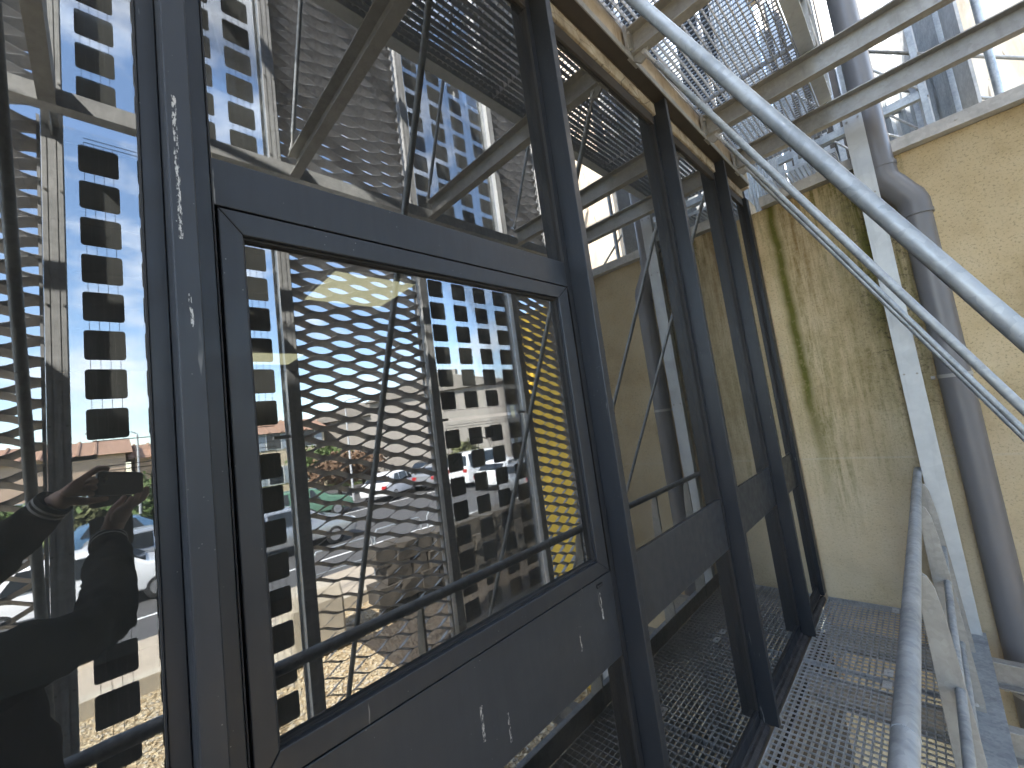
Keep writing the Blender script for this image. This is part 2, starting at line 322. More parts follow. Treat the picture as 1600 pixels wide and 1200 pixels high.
def box(x0, x1, y0, y1, z0, z1): return MB().box(x0, x1, y0, y1, z0, z1)
def cyl_bolt(mb, p, axis, r=0.009, h=0.008):
    p = Vector(p); a = Vector(axis); mb.tube([p, p + a * h], r, 6)

GZ = -1.5                                    # outside ground level
Y_END = 4.13                                 # face of the end wall
Z_UP = 3.70                                  # storey height

# ------------------------------------------------------------------ setting: ground
tag(box(-60, 160, -110, 160, GZ - 0.6, GZ - 0.30).obj('ground', 'dry_land'), kind='structure')
tag(box(-3, 7.9, -8, 12, GZ - 0.30, GZ - 0.03).obj('gravel_ground', 'gravel'), kind='structure')
pav = box(8.12, 10.1, -40, 60, GZ - 0.2, GZ + 0.14); tag(pav.obj('pavement', 'pavement_tan'), kind='structure')
tag(box(10.1, 33, -60, 80, GZ - 0.28, GZ).obj('road', 'asphalt'), kind='structure')
for x, wd in ((12.2, 0.12), (19.6, 0.12)):
    tag(box(x, x + wd, -40, 60, GZ + 0.002, GZ + 0.006).obj('road_marking', 'line_paint'), kind='structure')
tag(box(33, 60, -60, 90, GZ - 0.28, GZ + 0.1).obj('verge', 'grass'), kind='structure')
tag(box(22.6, 23.6, -30, 3.5, GZ - 0.2, GZ + 0.13).obj('planting_strip', 'grass'), kind='structure')
kerb = thing('garden_kerb', 'pale concrete kerb between the gravel and the pavement', 'kerb', (7.9, 0, GZ))
km = box(0, 0.22, 0, 0.985, -0.2, 0.22).mesh('kerb_stone', 'concrete_pale')
for k in range(-6, 14): link('kerb_stone', km, kerb, 0.012, (random.uniform(-.004, .004), k * 1.0, random.uniform(-.004, .004)))
yk = thing('yellow_kerb', 'yellow painted concrete kerb block on the edge of the pavement', 'kerb', (9.9, -0.9, GZ + 0.14))
box(0, 0.16, -1.3, 0.62, 0, 0.27).obj('block', 'yellow_paint', yk, bevel=0.02)

# pebbles lying on the gravel bed (one uncountable mass)
ico = [Vector(p).normalized() for p in [(0, -1, 1.6), (0, 1, 1.6), (0, -1, -1.6), (0, 1, -1.6), (1.6, 0, 1), (1.6, 0, -1), (-1.6, 0, 1), (-1.6, 0, -1), (1, 1.6, 0), (-1, 1.6, 0), (1, -1.6, 0), (-1, -1.6, 0)]]
oct_v = np.array([(1, 0, 0), (-1, 0, 0), (0, 1, 0), (0, -1, 0), (0, 0, 1), (0, 0, -1)], float)
oct_f = np.array([(0, 2, 4), (2, 1, 4), (1, 3, 4), (3, 0, 4), (2, 0, 5), (1, 2, 5), (3, 1, 5), (0, 3, 5)])
def scatter(name, mats, n, area, size, zbase):
    c = np.column_stack([rng.uniform(area[0], area[1], n), rng.uniform(area[2], area[3], n), np.full(n, zbase)])
    s = rng.uniform(size[0], size[1], (n, 1, 1)) * rng.uniform(0.7, 1.3, (n, 1, 3)); a = rng.uniform(0, 6.28, n)
    V = oct_v[None] * s * np.array([1, 1, 0.7]); V = V + rng.normal(0, 0.12, V.shape) * s
    ca, sa = np.cos(a)[:, None], np.sin(a)[:, None]
    V = np.stack([V[..., 0] * ca - V[..., 1] * sa, V[..., 0] * sa + V[..., 1] * ca, V[..., 2]], -1) + c[:, None]
    F = (oct_f[None] + 6 * np.arange(n)[:, None, None]).reshape(-1, 3)
    me = bpy.data.meshes.new(name); me.from_pydata(V.reshape(-1, 3).tolist(), [], F.tolist())
    for m in mats: me.materials.append(MATS[m])
    me.polygons.foreach_set('material_index', np.repeat(rng.integers(0, len(mats), n), 8))
    return tag(link(name, me), kind='stuff')
scatter('gravel', ['pebble_pale', 'concrete_pale', 'gravel'], 26000, (0.2, 7.88, -2.5, 7.5), (0.012, 0.032), GZ - 0.022)
tag(box(3.6, 6.3, 2.9, 7.6, GZ - 0.02, GZ + 0.03).obj('shade_patch', 'shade_ground'), kind='structure')  # dark patch and clods stand in for a shadow on the gravel
scatter('shade_clods', ['shade_ground', 'block_stone'], 5000, (3.6, 6.3, 2.9, 7.6), (0.015, 0.05), GZ + 0.03)

# ------------------------------------------------------------------ building shell and dim room behind the glass
bld = thing('office_building', 'office building with dark glazed ground floor and pale slab edge', 'building', (0, 0, 0))
B0, B1 = -9.0, 7.0
box(-9, 0.070, B0, B1, 7.405, 7.52).obj('roof_slab', 'slab_edge', bld)
box(-5.2, -5.0, B0, B1, 3.701, 7.2).obj('back_wall', 'interior_paint', bld); box(-5.0, -0.06, Y_END + 0.02, Y_END + 0.25, 3.701, 7.2).obj('side_wall', 'interior_paint', bld); box(-5.0, -0.06, B0, B0 + 0.2, 3.701, 7.2).obj('side_wall', 'interior_paint', bld); box(-9, -0.06, Y_END + .3, B1, 3.3, 7.2).obj('upper_wall', 'dark_iron', bld)
box(-9, 0.070, B0, Y_END - 0.01, 7.212, 7.40).obj('slab_edge', 'slab_edge', bld, bevel=0.006)
box(-9, 0.070, B0, Y_END - 0.01, 3.512, 3.70).obj('slab_edge', 'slab_edge', bld, bevel=0.006)
box(-9, -0.05, B0, Y_END, -0.30, -0.02).obj('floor', 'interior_floor', bld)
box(-5.2, -5.0, B0, B1, -0.02, 3.4).obj('back_wall', 'interior_paint', bld)
box(-5.0, -0.06, Y_END + 0.02, Y_END + 0.25, -0.3, 3.5).obj('side_wall', 'interior_paint', bld)
box(-5.0, -0.06, B0, B0 + 0.2, -0.3, 3.5).obj('side_wall', 'interior_paint', bld)
box(-9, 0.0, B0, Y_END, GZ - 0.2, -0.31).obj('plinth', 'block_stone', bld)
tm = box(0, 0.592, 0, 0.592, 0, 0.015).mesh('ceiling_tile', 'ceiling_tile_paint')
for i in range(8):
    for j in range(12):
        if (i, j) in ((5, 5), (1, 5)): continue
        link('ceiling_tile', tm, bld, 0, (-5.13 + i * 0.6, -1.98 + j * 0.6, 2.812))
box(-5, -0.12, B0, Y_END, 2.83, 2.85).obj('ceiling_void', 'interior_paint', bld)
cl = thing('ceiling_light', 'square pale yellow ceiling light panel glowing behind the casement glass', 'light', (-2.13, 1.02, 2.80))
box(0.01, 0.582, 0.01, 0.582, 0.0, 0.008).obj('diffuser', 'light_diffuser', cl)
fr = MB()
for a in ((0, .592, 0, .01), (0, .592, .582, .592), (0, .01, .01, .582), (.582, .592, .01, .582)): fr.box(*a, -0.003, 0.012)
fr.obj('frame', 'white_paint', cl)
cl2 = thing('ceiling_light', 'thin sliver of a ceiling light low in the casement glass', 'light', (-4.53, 1.02, 2.80))
box(0.01, 0.582, 0.01, 0.582, 0.0, 0.008).obj('diffuser', 'light_diffuser', cl2)
# ------------------------------------------------------------------ glazed facade
fac = thing('glazed_facade', 'dark grey framed reflective glass facade along the walkway', 'facade', (0, 0, 0))
MU = [-3.55, -2.35, -1.12, 0.082, 1.259, 2.361, 3.355]; MW = 0.034; PROJ = 0.086; ZT = 3.488
mm = MB().box(-0.06, PROJ, 0, MW, 0.03, ZT).mesh('mullion', 'anthracite')
fl = MB().box(-0.045, 0.010, -0.028, -0.001, 0.09, 3.41).box(-0.045, 0.010, MW + 0.001, MW + 0.034, 0.09, 3.41).mesh('flange', 'anthracite')
ga = MB().box(-0.03, 0.0125, -0.031, -0.0285, 0.095, 3.40).box(-0.03, 0.0125, MW + 0.0345, MW + 0.037, 0.095, 3.40).mesh('gasket', 'black_rubber')
for y in MU:
    o = link('mullion', mm, fac, 0.002, (0, y, 0)); link('flange', fl, o, 0.0015); link('gasket', ga, o)
jm = MB().box(-0.06, 0.04, 4.045, 4.125, 0.03, 3.42).obj('jamb', 'anthracite', fac, bevel=0.002)
box(-0.01, 0.0125, 4.036, 4.044, 0.1, 3.4).obj('gasket', 'black_rubber', jm)
def pane(y0, y1, z0, z1, par=fac):
    g = box(-0.006, 0.0, y0, y1, z0, z1).obj('glass_pane', 'solar_glass', par)
    return g
edges = MU + [4.04]
for i in range(len(MU)):
    y0 = MU[i] + MW; y1 = edges[i + 1]; a = y0 + 0.034; b = y1 - (0.028 if i < len(MU) - 1 else 0.0)
    if i == 3:
        # casement bay
        pane(a, b, 2.288, 3.352); pane(a, b, 0.098, 0.893)
        box(-0.05, 0.012, y0 + 0.0345, y1 - 0.0285, 2.194, 2.288).obj('transom', 'anthracite', fac, bevel=0.002)
        sp = box(-0.05, 0.011, y0 + 0.0345, y1 - 0.0285, 0.893, 1.170).obj('spandrel_panel', 'anthracite_panel', fac, bevel=0.0025)
        sp['label'] = 'flat dark panel below the casement with white droppings'
        box(0.011, 0.017, 1.136, 1.168, 1.143, 1.154).obj('drain_cap', 'black_rubber', sp, bevel=0.002)
        ca = thing('casement_window', None, None)
        ca.parent = fac
        Y0, Y1, Z0, Z1 = 0.156, 1.207, 1.179, 2.185; i0, i1, k0, k1 = 0.194, 1.150, 1.226, 2.139
        g = 0.0007
        for poly in ([(Y0, Z0), (Y1, Z0), (i1, k0), (i0, k0)], [(Y0, Z1), (i0, k1), (i1, k1), (Y1, Z1)], [(Y0, Z0), (i0, k0), (i0, k1), (Y0, Z1)], [(Y1, Z0), (Y1, Z1), (i1, k1), (i1, k0)]):
            c = Vector((sum(p[0] for p in poly) / 4, sum(p[1] for p in poly) / 4)); q = [(p[0] + (c.x - p[0]) * g * 2, p[1] + (c.y - p[1]) * g) for p in poly]
            MB().prism(q, 'x', -0.03, 0.022).obj('sash_member', 'anthracite', ca, bevel=0.0022)
        gk = MB()
        for bx in ((i0 - .002, i0 + .004, k0, k1), (i1 - .004, i1 + .002, k0, k1), (i0 + .004, i1 - .004, k0 - .002, k0 + .004), (i0 + .004, i1 - .004, k1 - .004, k1 + .002)): gk.box(-0.01, 0.010, *bx)
        gk.obj('gasket', 'black_rubber', ca)
        rb = MB().box(-0.06, -0.031, Y0 - .02, Y0 + .02, Z0 - .02, Z1 + .02).box(-0.06, -0.031, Y1 - .02, Y1 + .02, Z0 - .02, Z1 + .02).box(-0.06, -0.031, Y0 + .021, Y1 - .021, Z0 - .02, Z0 + .02).box(-0.06, -0.031, Y0 + .021, Y1 - .021, Z1 - .02, Z1 + .02)
        rb.obj('rebate', 'black_rubber', ca)
        pane(i0 - 0.01, i1 + 0.01, k0 - 0.01, k1 + 0.01, ca)
    else:
        pane(a, b, 1.174, 3.352); pane(a, b, 0.098, 0.908)
        box(-0.05, 0.008, a - 0.034 + 0.0345, b + (0.0275 if i < len(MU) - 1 else -0.001), 0.908, 1.174).obj('spandrel_panel', 'anthracite_panel', fac, bevel=0.002)
    e1 = y1 - 0.0005
    box(-0.05, 0.012, y0 + 0.0345, (y1 - 0.0285) if i < len(MU) - 1 else y1 - .006, 3.352, 3.415).obj('head_profile', 'dark_iron', fac, bevel=0.002)
    box(-0.05, 0.012, y0 + 0.0345, (y1 - 0.0285) if i < len(MU) - 1 else y1 - .006, 0.045, 0.098).obj('sill_profile', 'anthracite', fac, bevel=0.003)
    box(-0.05, 0.024, y0 + 0.001, y1 - 0.001, 3.4165, 3.487).obj('lintel_strip', 'old_concrete', fac, bevel=0.004)
    m = MB().prism([(-0.05, 0.0), (0.046, 0.0), (0.046, 0.022), (0.030, 0.034), (0.016, 0.030), (0.013, 0.043), (-0.05, 0.043)], 'y', y0 + 0.001, y1 - 0.001)
    m.obj('sill_flashing', 'bitumen', fac, bevel=0.003)
    for yy in (y0 + 0.03, ):
        box(0.013, 0.05, yy - 0.03, yy + 0.03, 0.0, 0.036).obj('flashing_lap', 'bitumen', fac, bevel=0.006)
MB().prism([(0.0245, 3.489), (0.092, 3.489), (0.092, 3.511), (0.085, 3.511), (0.085, 3.4965), (0.0245, 3.4965)], 'y', B0, 4.0).obj('head_angle', 'dark_iron', fac, bevel=0.0015)
MB().prism([(0.0925, 3.486), (0.098, 3.486), (0.098, 3.520), (0.0925, 3.520)], 'y', B0, 4.0).obj('drip_edge', 'galvanised_dull', fac)

uf = dup(fac, (0, 0, Z_UP), None, 'dark grey framed reflective glass facade of the storey above')
# ------------------------------------------------------------------ end wall, yellow wall
ew = thing('end_wall', 'beige rendered wall with green algae streaks closing the walkway', 'wall', (0, Y_END, 0))
box(0.042, 2.19, 0, 0.22, GZ - 0.2, 3.285).obj('wall', 'stained_render', ew, bevel=0.006)
tag(box(0.0, 0.0415, Y_END - 0.004, Y_END + 0.2, -1.6, 3.42).obj('mortar_fillet', 'slab_edge', bld))
ywl = thing('yellow_wall', 'bright yellow painted wall standing behind the last mesh panel', 'wall', (2.30, Y_END - 0.12, GZ))
box(0, 0.57, 0, 0.25, -0.2, 3.16 - GZ).obj('wall', 'yellow_paint', ywl, bevel=0.01)
ch = thing('wall_top_channel', 'galvanised steel channel running along the top of the beige wall', 'beam', (0, Y_END, 3.287))
MB().prism([(-0.075, 0.0), (0.2, 0.0), (0.2, 0.008), (-0.067, 0.008), (-0.067, 0.078), (-0.02, 0.078), (-0.02, 0.086), (-0.075, 0.086)], 'x', 0.13, 2.2).obj('channel', 'galvanised', ch, bevel=0.001)
for x in (0.5, 1.3, 1.9):
    b = MB(); cyl_bolt(b, (x, -0.076, 0.045), (0, -1, 0)); b.obj('bolt', 'galvanised', ch)

# drainpipe
dp = thing('drainpipe', 'thick grey plastic drainpipe with a double bend beside the steel column', 'pipe', (0, 0, 0))
PX0, PX1, PY, PR = 0.90, 1.02, 4.005, 0.080
def up(x, y, z): return Vector((x, y, z))
MB().tube([(PX0, PY, 3.12), (PX0, PY, 7.6)], PR, 28).obj('upper_tube', 'pvc_grey', dp, True)
MB().tube([(PX1, PY, GZ), (PX1, PY, 2.88)], PR, 28).obj('lower_tube', 'pvc_grey', dp, True)
pts = [(PX0, PY, 3.21), (PX0, PY, 3.12), (PX0 + .012, PY, 3.075), (PX0 + .04, PY, 3.03), (PX1 - .04, PY, 2.95), (PX1 - .012, PY, 2.905), (PX1, PY, 2.86), (PX1, PY, 2.77)]
MB().tube(pts, PR + 0.006, 28).obj('elbow', 'pvc_grey', dp, True)
for x, z in ((PX0, 3.19), (PX1, 2.78)): MB().tube([(x, PY, z - .014), (x, PY, z + .014)], PR + 0.010, 28).obj('collar', 'pvc_grey', dp, True)
for z in (1.655, -0.35):
    cp = MB().tube([(PX1, PY, z - .012), (PX1, PY, z + .012)], PR + .004, 28).tube([(PX1 - PR - .02, PY, z), (PX1 - PR - .02, PY + .12, z)], .006, 8).obj('clamp', 'clip_plastic', dp, True)
    MB().tube([(PX1 - PR - .032, PY - .01, z - .004), (PX1 - PR - .012, PY - .01, z - .004)], .012, 10).obj('clamp_screw', 'clip_plastic', cp, True)

# steel column by the wall
co = thing('steel_column', 'flat galvanised steel column bolted up the end wall beside the drainpipe', 'column', (0.762, 3.90, 0))
MB().prism([(0, 0), (0.108, 0), (0.108, 0.06), (0.102, 0.06), (0.102, 0.006), (0.006, 0.006), (0.006, 0.06), (0, 0.06)], 'z', 0.002, 3.66).obj('channel', 'zinc_plate', co, bevel=0.001)
for z in (1.70, 3.0, 3.58):
    for x in (0.022, 0.086):
        b = MB(); cyl_bolt(b, (x, 0.0, z + random.uniform(-.01, .01)), (0, -1, 0), 0.007, 0.006); b.obj('bolt', 'galvanised_dull', co)

# ------------------------------------------------------------------ beams, tie rods
BY = [-1.40, -0.16, 0.925, 1.99, 3.03, 3.69]
XE = 1.80
def beam_mesh():
    m = MB()   # channel opening to -y, plus the flanges
    m.prism([(0.03, 0), (-0.03, 0), (-0.03, 0.008), (0.022, 0.008), (0.022, 0.142), (-0.03, 0.142), (-0.03, 0.15), (0.03, 0.15)], 'x', 0.0, XE - 0.10)
    return m.mesh('channel', 'galvanised_dull')
bme = beam_mesh()
plate = MB().box(-0.018, -0.001, -0.045, 0.045, -0.03, 0.16); plate = plate.mesh('end_plate', 'galvanised_dull')
lug = MB().prism([(0.0, 0.0), (0.075, 0.0), (0.06, -0.05), (0.03, -0.06), (0.0, -0.03)], 'y', -0.006, 0.006).mesh('lug', 'galvanised_dull')
bb = MB()
for y in (-.034, .034):
    for z in (0.02, 0.11): cyl_bolt(bb, (0.0, y, z), (1, 0, 0), .008, .012)
bolt_me = bb.mesh('bolts', 'galvanised_dull')
where = {-1.40: 'behind the photographer', -0.16: 'left of the casement, beside the photographer', 0.925: 'first in front of the casement', 1.99: 'second along, over the second glass bay', 3.03: 'third along, crossing before the drainpipe', 3.69: 'last one before the end wall'}
for lev, (z, wd) in enumerate(((Z_UP - 0.185, 'overhead'), (-0.185, 'floor'), (2 * Z_UP - 0.185, 'upper storey'))):
    for y in BY:
        t_ = thing('support_beam', f'galvanised {wd} cross beam, {where[y]}', 'beam', (0.10, y, z), 'galvanised cross beams under the walkways')
        link('channel', bme, t_, 0.0012); link('end_plate', plate, t_, 0.001); link('lug', lug, t_); tag(link('bolts', bolt_me, t_), kind='stuff')
    t_ = thing('edge_beam', f'long galvanised {wd} edge beam joining the outer ends of the cross beams', 'beam', (XE, 0, z + 0.0))
    MB().prism([(0, 0), (0.06, 0), (0.06, 0.008), (0.008, 0.008), (0.008, 0.09), (0, 0.09)], 'y', -4, 4.05).obj('angle', 'galvanised', t_, bevel=0.001)
def rod(y, z0, lab):
    t_ = thing('tie_rod', lab, 'rod', (0, 0, 0), 'galvanised tie rods sloping down from the facade')
    a = Vector((0.16, y, z0 - 0.01)); b = Vector((XE, y, z0 - Z_UP + 0.215)); d = (b - a).normalized()
    MB().tube([a + d * 0.1, b - d * 0.1], 0.0138, 14).obj('tube', 'galvanised_bright', t_, True)
    MB().tube([a + d * 0.03, a + d * 0.10, a + d * .115], [0.008, 0.010, 0.0145], 12).obj('fork_end', 'galvanised', t_, True)
    MB().tube([b - d * 0.03, b - d * 0.10, b - d * .115], [0.008, 0.010, 0.0145], 12).obj('fork_end', 'galvanised', t_, True)
    m = MB(); cyl_bolt(m, a + Vector((0, -.014, 0)), (0, 1, 0), .012, .028); m.tube([a - d * .02, a + d * .04], .012, 8); m.obj('clevis', 'galvanised', t_)
    m = MB(); cyl_bolt(m, b + Vector((0, -.014, 0)), (0, 1, 0), .012, .028); m.tube([b - d * .04, b + d * .02], .012, 8); m.obj('clevis', 'galvanised', t_)
rl = {-1.40: 'behind the photographer', -0.16: 'seen at the left edge of the left glass', 0.925: 'thickest and nearest, crossing the upper right', 1.99: 'second from the front, crossing the drainpipe', 3.03: 'third from the front, upper of the close pair', 3.69: 'last before the wall, lower of the close pair'}
ru = {-1.40: 'far behind the photographer', -0.16: 'above the photographer', 0.925: 'left of the big beam in the transom glass', 1.99: 'thin one before the upper solar module', 3.03: 'in front of the upper yellow side mesh', 3.69: 'last before the end wall'}
for y in BY: rod(y, Z_UP - 0.20, f'galvanised tie rod, {rl[y]}')
for y in BY: rod(y, 2 * Z_UP - 0.20, f'upper storey tie rod {ru[y]}')

# ------------------------------------------------------------------ gratings
def grating_mesh(L_, W_, px, py, hx, hy, tx=0.003, ty=0.004, ztop=0.0):
    m = MB(); n = int(W_ / px)
    for k in range(n + 1):
        x = min(k * W_ / n, W_); m.box(x - tx / 2, x + tx / 2, 0, L_, ztop - hx, ztop)
    n = int(L_ / py)
    for k in range(n + 1):
        y = k * L_ / n; m.box(0, W_, y - ty / 2, y + ty / 2, ztop - hy - 0.001, ztop - 0.001)
    return m
def grating_band(L_, W_, h):
    return MB().box(-0.004, 0.0, -0.0, L_, -h, 0.001).box(W_, W_ + 0.004, 0, L_, -h, 0.001).box(0, W_, -0.002, 0.001, -h, 0.001).box(0, W_, L_ - 0.001, L_ + 0.002, -h, 0.001)
fl_me = grating_mesh(0.990, 0.675, 0.0296, 0.0382, 0.030, 0.008, 0.0032, 0.005).mesh('bars', 'grating_steel')
fb_me = grating_band(0.990, 0.675, 0.032).mesh('band', 'grating_steel')
clip = MB().box(-0.02, 0.02, -0.035, 0.035, 0.001, 0.005).tube([(0, 0, 0.005), (0, 0, 0.012)], .008, 6).mesh('clip', 'galvanised')
FG = {0: 'against the end wall', 1: 'second from the end wall', 2: 'third from the end wall', 3: 'fourth from the end wall, beside the casement', 4: 'under the photographer', 5: 'behind the photographer', 6: 'far behind the photographer'}
for k in range(7):
    y = 4.12 - 0.996 * (k + 1)
    t_ = thing('floor_grating', f'galvanised floor grating panel {FG[k]}', 'grating', (0.056, y, 0), 'grating panels of the walkway floor')
    tag(link('bars', fl_me, t_), kind='stuff'); link('band', fb_me, t_)
    link('clip', clip, t_, 0, (0.40, 0.06, 0)); link('clip', clip, t_, 0, (0.40, 0.93, 0))
ug_me = grating_mesh(1.19, 0.575, 0.0338, 0.0325, 0.034, 0.007, 0.0032, 0.0048).mesh('bars', 'grating_steel')
ub_me = grating_band(1.19, 0.575, 0.030).mesh('band', 'grating_steel')
UG = ['over the end of the walkway at the beige wall', 'over the third and fourth glass bays', 'over the casement bay', 'over the photographer', 'behind the photographer overhead']
for lv, z in enumerate((Z_UP, 2 * Z_UP)):
    for k in range(5):
        y = 4.10 - 1.196 * (k + 1)
        t_ = thing('overhead_grating', f'galvanised {"overhead" if lv == 0 else "second storey"} walkway grating {UG[k]}', 'grating', (0.085, y, z), 'overhead walkway grating panels')
        tag(link('bars', ug_me, t_), kind='stuff'); link('band', ub_me, t_)

lv = thing('sky_block_slats', 'added galvanised slats blocking the sky high above the overhead walkway', 'roof', (0.02, 0, 2 * Z_UP - 0.30))  # slats added to block the bright sky seen through the grating
slat = MB().prism([(-0.05, -0.018), (0.045, 0.014), (0.05, 0.018), (-0.045, -0.012)], 'y', -1.0, 4.08).mesh('slat', 'galvanised')
for k in range(7): link('slat', slat, lv, 0, (0.06 + 0.108 * k, 0, 0))
for y in (-0.5, 1.6, 3.8): box(0.0, 0.76, y - 0.02, y + 0.02, 0.03, 0.07).obj('carrier', 'galvanised_dull', lv)
# ------------------------------------------------------------------ handrail + edge plate, for this floor and the one above
post_me = MB().prism([(0.0, -0.16), (0.090, -0.16), (0.090, 0.05), (0.074, 0.55), (0.060, 0.84), (0.048, 0.955), (0.034, 0.995), (0.015, 1.012), (0.0, 1.012)], 'y', -0.006, 0.006).mesh('post', 'galvanised_dull')
post2_me = MB().prism([(0.0, 0.002), (0.075, 0.002), (0.075, 0.80), (0.05, 0.985), (0.02, 1.005), (0.0, 1.005)], 'y', -0.006, 0.006).mesh('post', 'galvanised_dull')
def handrail(z, lab, plab, hx=0.735, ex=0.838):
    h = thing('handrail', lab, 'handrail', (hx, 0, z))
    MB().tube([(0.005, -3.2, 1.028), (0.005, 4.02, 1.028), (0.006, 4.045, 1.024), (0.008, 4.06, 1.010)], 0.0215, 20).obj('top_rail', 'galvanised_bright', h, True)
    for y in (1.07, 3.38): MB().tube([(0.005, y - .003, 1.028), (0.005, y + .003, 1.028)], 0.0228, 20).obj('rail_joint', 'galvanised_bright', h, True)
    for z_ in (0.62, 0.32):
        MB().tube([(0.055, -3.2, z_), (0.055, 3.62, z_)], 0.014, 12).obj('mid_rail', 'galvanised_bright', h, True)
    for y in (-1.35, -0.10, 0.92, 2.04, 3.05, 3.66):
        p = link('post', post_me if z == 0 else post2_me, h, 0.0015, (0, y, 0))
        for zz in ((-0.06, 0.03) if z == 0 else (0.04, 0.10)):
            b = MB(); cyl_bolt(b, (0.06, -0.006, zz), (0, -1, 0), 0.008, 0.006); b.obj('bolt', 'galvanised', p)
    box(0.004, 0.010, -3.2, 4.05, 0.0, 0.11).obj('toe_board', 'galvanised_dull', h)
    e = thing('edge_plate', plab, 'plate', (ex, 0, z))
    MB().box(-0.070 if z == 0 else -0.012, 0.048 if z == 0 else 0.062, -4, 3.955, -0.012, 0.0).obj('plate', 'galvanised_bright' if z == 0 else 'zinc_plate', e, bevel=0.0015)
handrail(0.0, 'galvanised tubular handrail on flat plate posts along the walkway', 'wide flat galvanised edge plate beside the foot of the handrail posts')
handrail(Z_UP, 'galvanised handrail of the walkway overhead', 'flat galvanised edge plate of the walkway overhead', 0.675, 0.680)

# ------------------------------------------------------------------ outer screen: posts, mesh panels, solar modules
XS = 2.19
post = MB().box(-0.07, 0.07, -0.020, -0.014, 0, 1).box(-0.07, 0.07, 0.014, 0.020, 0, 1).box(-0.07, -0.065, -0.038, 0.038, 0, 1).box(0.055, 0.06, -0.038, 0.038, 0, 1)
post_h = (8.9)
pv_ = MB(); pv_.v = [(x, y, z * post_h) for x, y, z in post.v]; pv_.f = post.f
spm = pv_.mesh('profile', 'galvanised')
PYS = [-2.45, -1.32, -0.165, 0.915, 2.06, 3.22, 4.00]
plab = ['far behind the photographer', 'behind the photographer', 'left of the single solar column in the left glass', 'between the solar column and the mesh in the casement', 'between the mesh and the wide solar module', 'between the wide solar module and the yellow mesh', 'nearest the end wall, at the edge of the yellow mesh']
for y, lb in zip(PYS, plab):
    t_ = thing('screen_post', f'galvanised screen post {lb}', 'post', (XS, y, GZ), 'posts of the outer screen')
    link('profile', spm, t_, 0.001)
    b = MB()
    for z in np.arange(0.4, 8.6, 0.62):
        for s_ in (-0.030, 0.030): cyl_bolt(b, (-0.07, s_, z), (-1, 0, 0), 0.006, 0.005)
    tag(b.obj('bolts', 'galvanised_dull', t_), kind='stuff')
    for z in (GZ * -1 - 0.1, Z_UP - GZ - 0.1):
        MB().box(-0.33, -0.062, -0.03, 0.03, z, z + 0.008).box(-0.33, -0.062, -0.004, 0.004, z - 0.05, z).obj('bracket', 'galvanised', t_)
for z, lb in ((-0.10, 'at floor level below the solar modules'), (3.685, 'at the upper walkway level, seen above the transom')):
    t_ = thing('screen_rail', f'galvanised screen rail {lb}', 'rail', (XS - 0.062, 0, z), 'horizontal rails of the outer screen')
    MB().prism([(-0.07, 0), (0, 0), (0, 0.06), (-0.006, 0.06), (-0.006, 0.006), (-0.07, 0.006)], 'y', -3.0, 4.0).obj('angle', 'galvanised_dull', t_, bevel=0.001)
def mesh_panel(W_, H_):
    V = []; F = []; n_open = max(1, round(W_ / 0.335)); sg = 12 * n_open; sw = 0.106; A = sw / 4; th = R_(27); wv = Vector((math.cos(th), -math.sin(th))) * 0.071; tn = Vector((math.sin(th), math.cos(th))) * 0.0022
    rows = int(H_ / (sw / 2))
    for r in range(rows + 1):
        ph = math.pi * (r % 2); base = len(V)
        for k in range(sg + 1):
            y = W_ * k / sg; c = math.cos(2 * math.pi * n_open * k / sg + ph); c = math.copysign(abs(c) ** 0.85, c)
            z = r * sw / 2 + A * c
            twx = 0.006 * c
            for sx, st in ((-.5, -.5), (.5, -.5), (.5, .5), (-.5, .5)):
                V.append((wv.x * sx + tn.x * st + twx, y, z + wv.y * sx + tn.y * st))
        for k in range(sg):
            a = base + 4 * k
            for q in range(4): F.append((a + q, a + (q + 1) % 4, a + 4 + (q + 1) % 4, a + 4 + q))
    me = bpy.data.meshes.new('sheet'); me.from_pydata(V, [], F); me.materials.append(MATS['mesh_steel']); return me
MESH = {}
def place_mesh(y0, y1, z0, z1, lab):
    k = (round(y1 - y0, 3), round(z1 - z0, 3))
    if k not in MESH:
        Wd, H = k; MESH[k] = (mesh_panel(Wd - 0.03, H - 0.02), MB().box(-0.02, 0.02, 0.0, 0.012, 0, H).box(-0.02, 0.02, Wd - 0.042, Wd - 0.03, 0, H).mesh('edge_strip', 'mesh_steel'))
    t_ = thing('mesh_panel', lab, 'mesh panel', (XS, y0 + 0.015, z0), 'expanded metal panels of the outer screen')
    tag(link('sheet', MESH[k][0], t_)); link('edge_strip', MESH[k][1], t_)
cell = 0.163; cz = 0.2135; rows_ = 8
def cell_mesh():
    h = cell / 2; c = 0.014; p = [(-h + c, -h), (h - c, -h), (h - .004, -h + .004), (h, -h + c), (h, h - c), (h - .004, h - .004), (h - c, h), (-h + c, h), (-h + .004, h - .004), (-h, h - c), (-h, -h + c), (-h + .004, -h + .004)]
    return MB().prism(p, 'x', -0.0012, 0.0012).mesh('solar_cell', 'solar_cell')
cme = cell_mesh()
MOD = {}
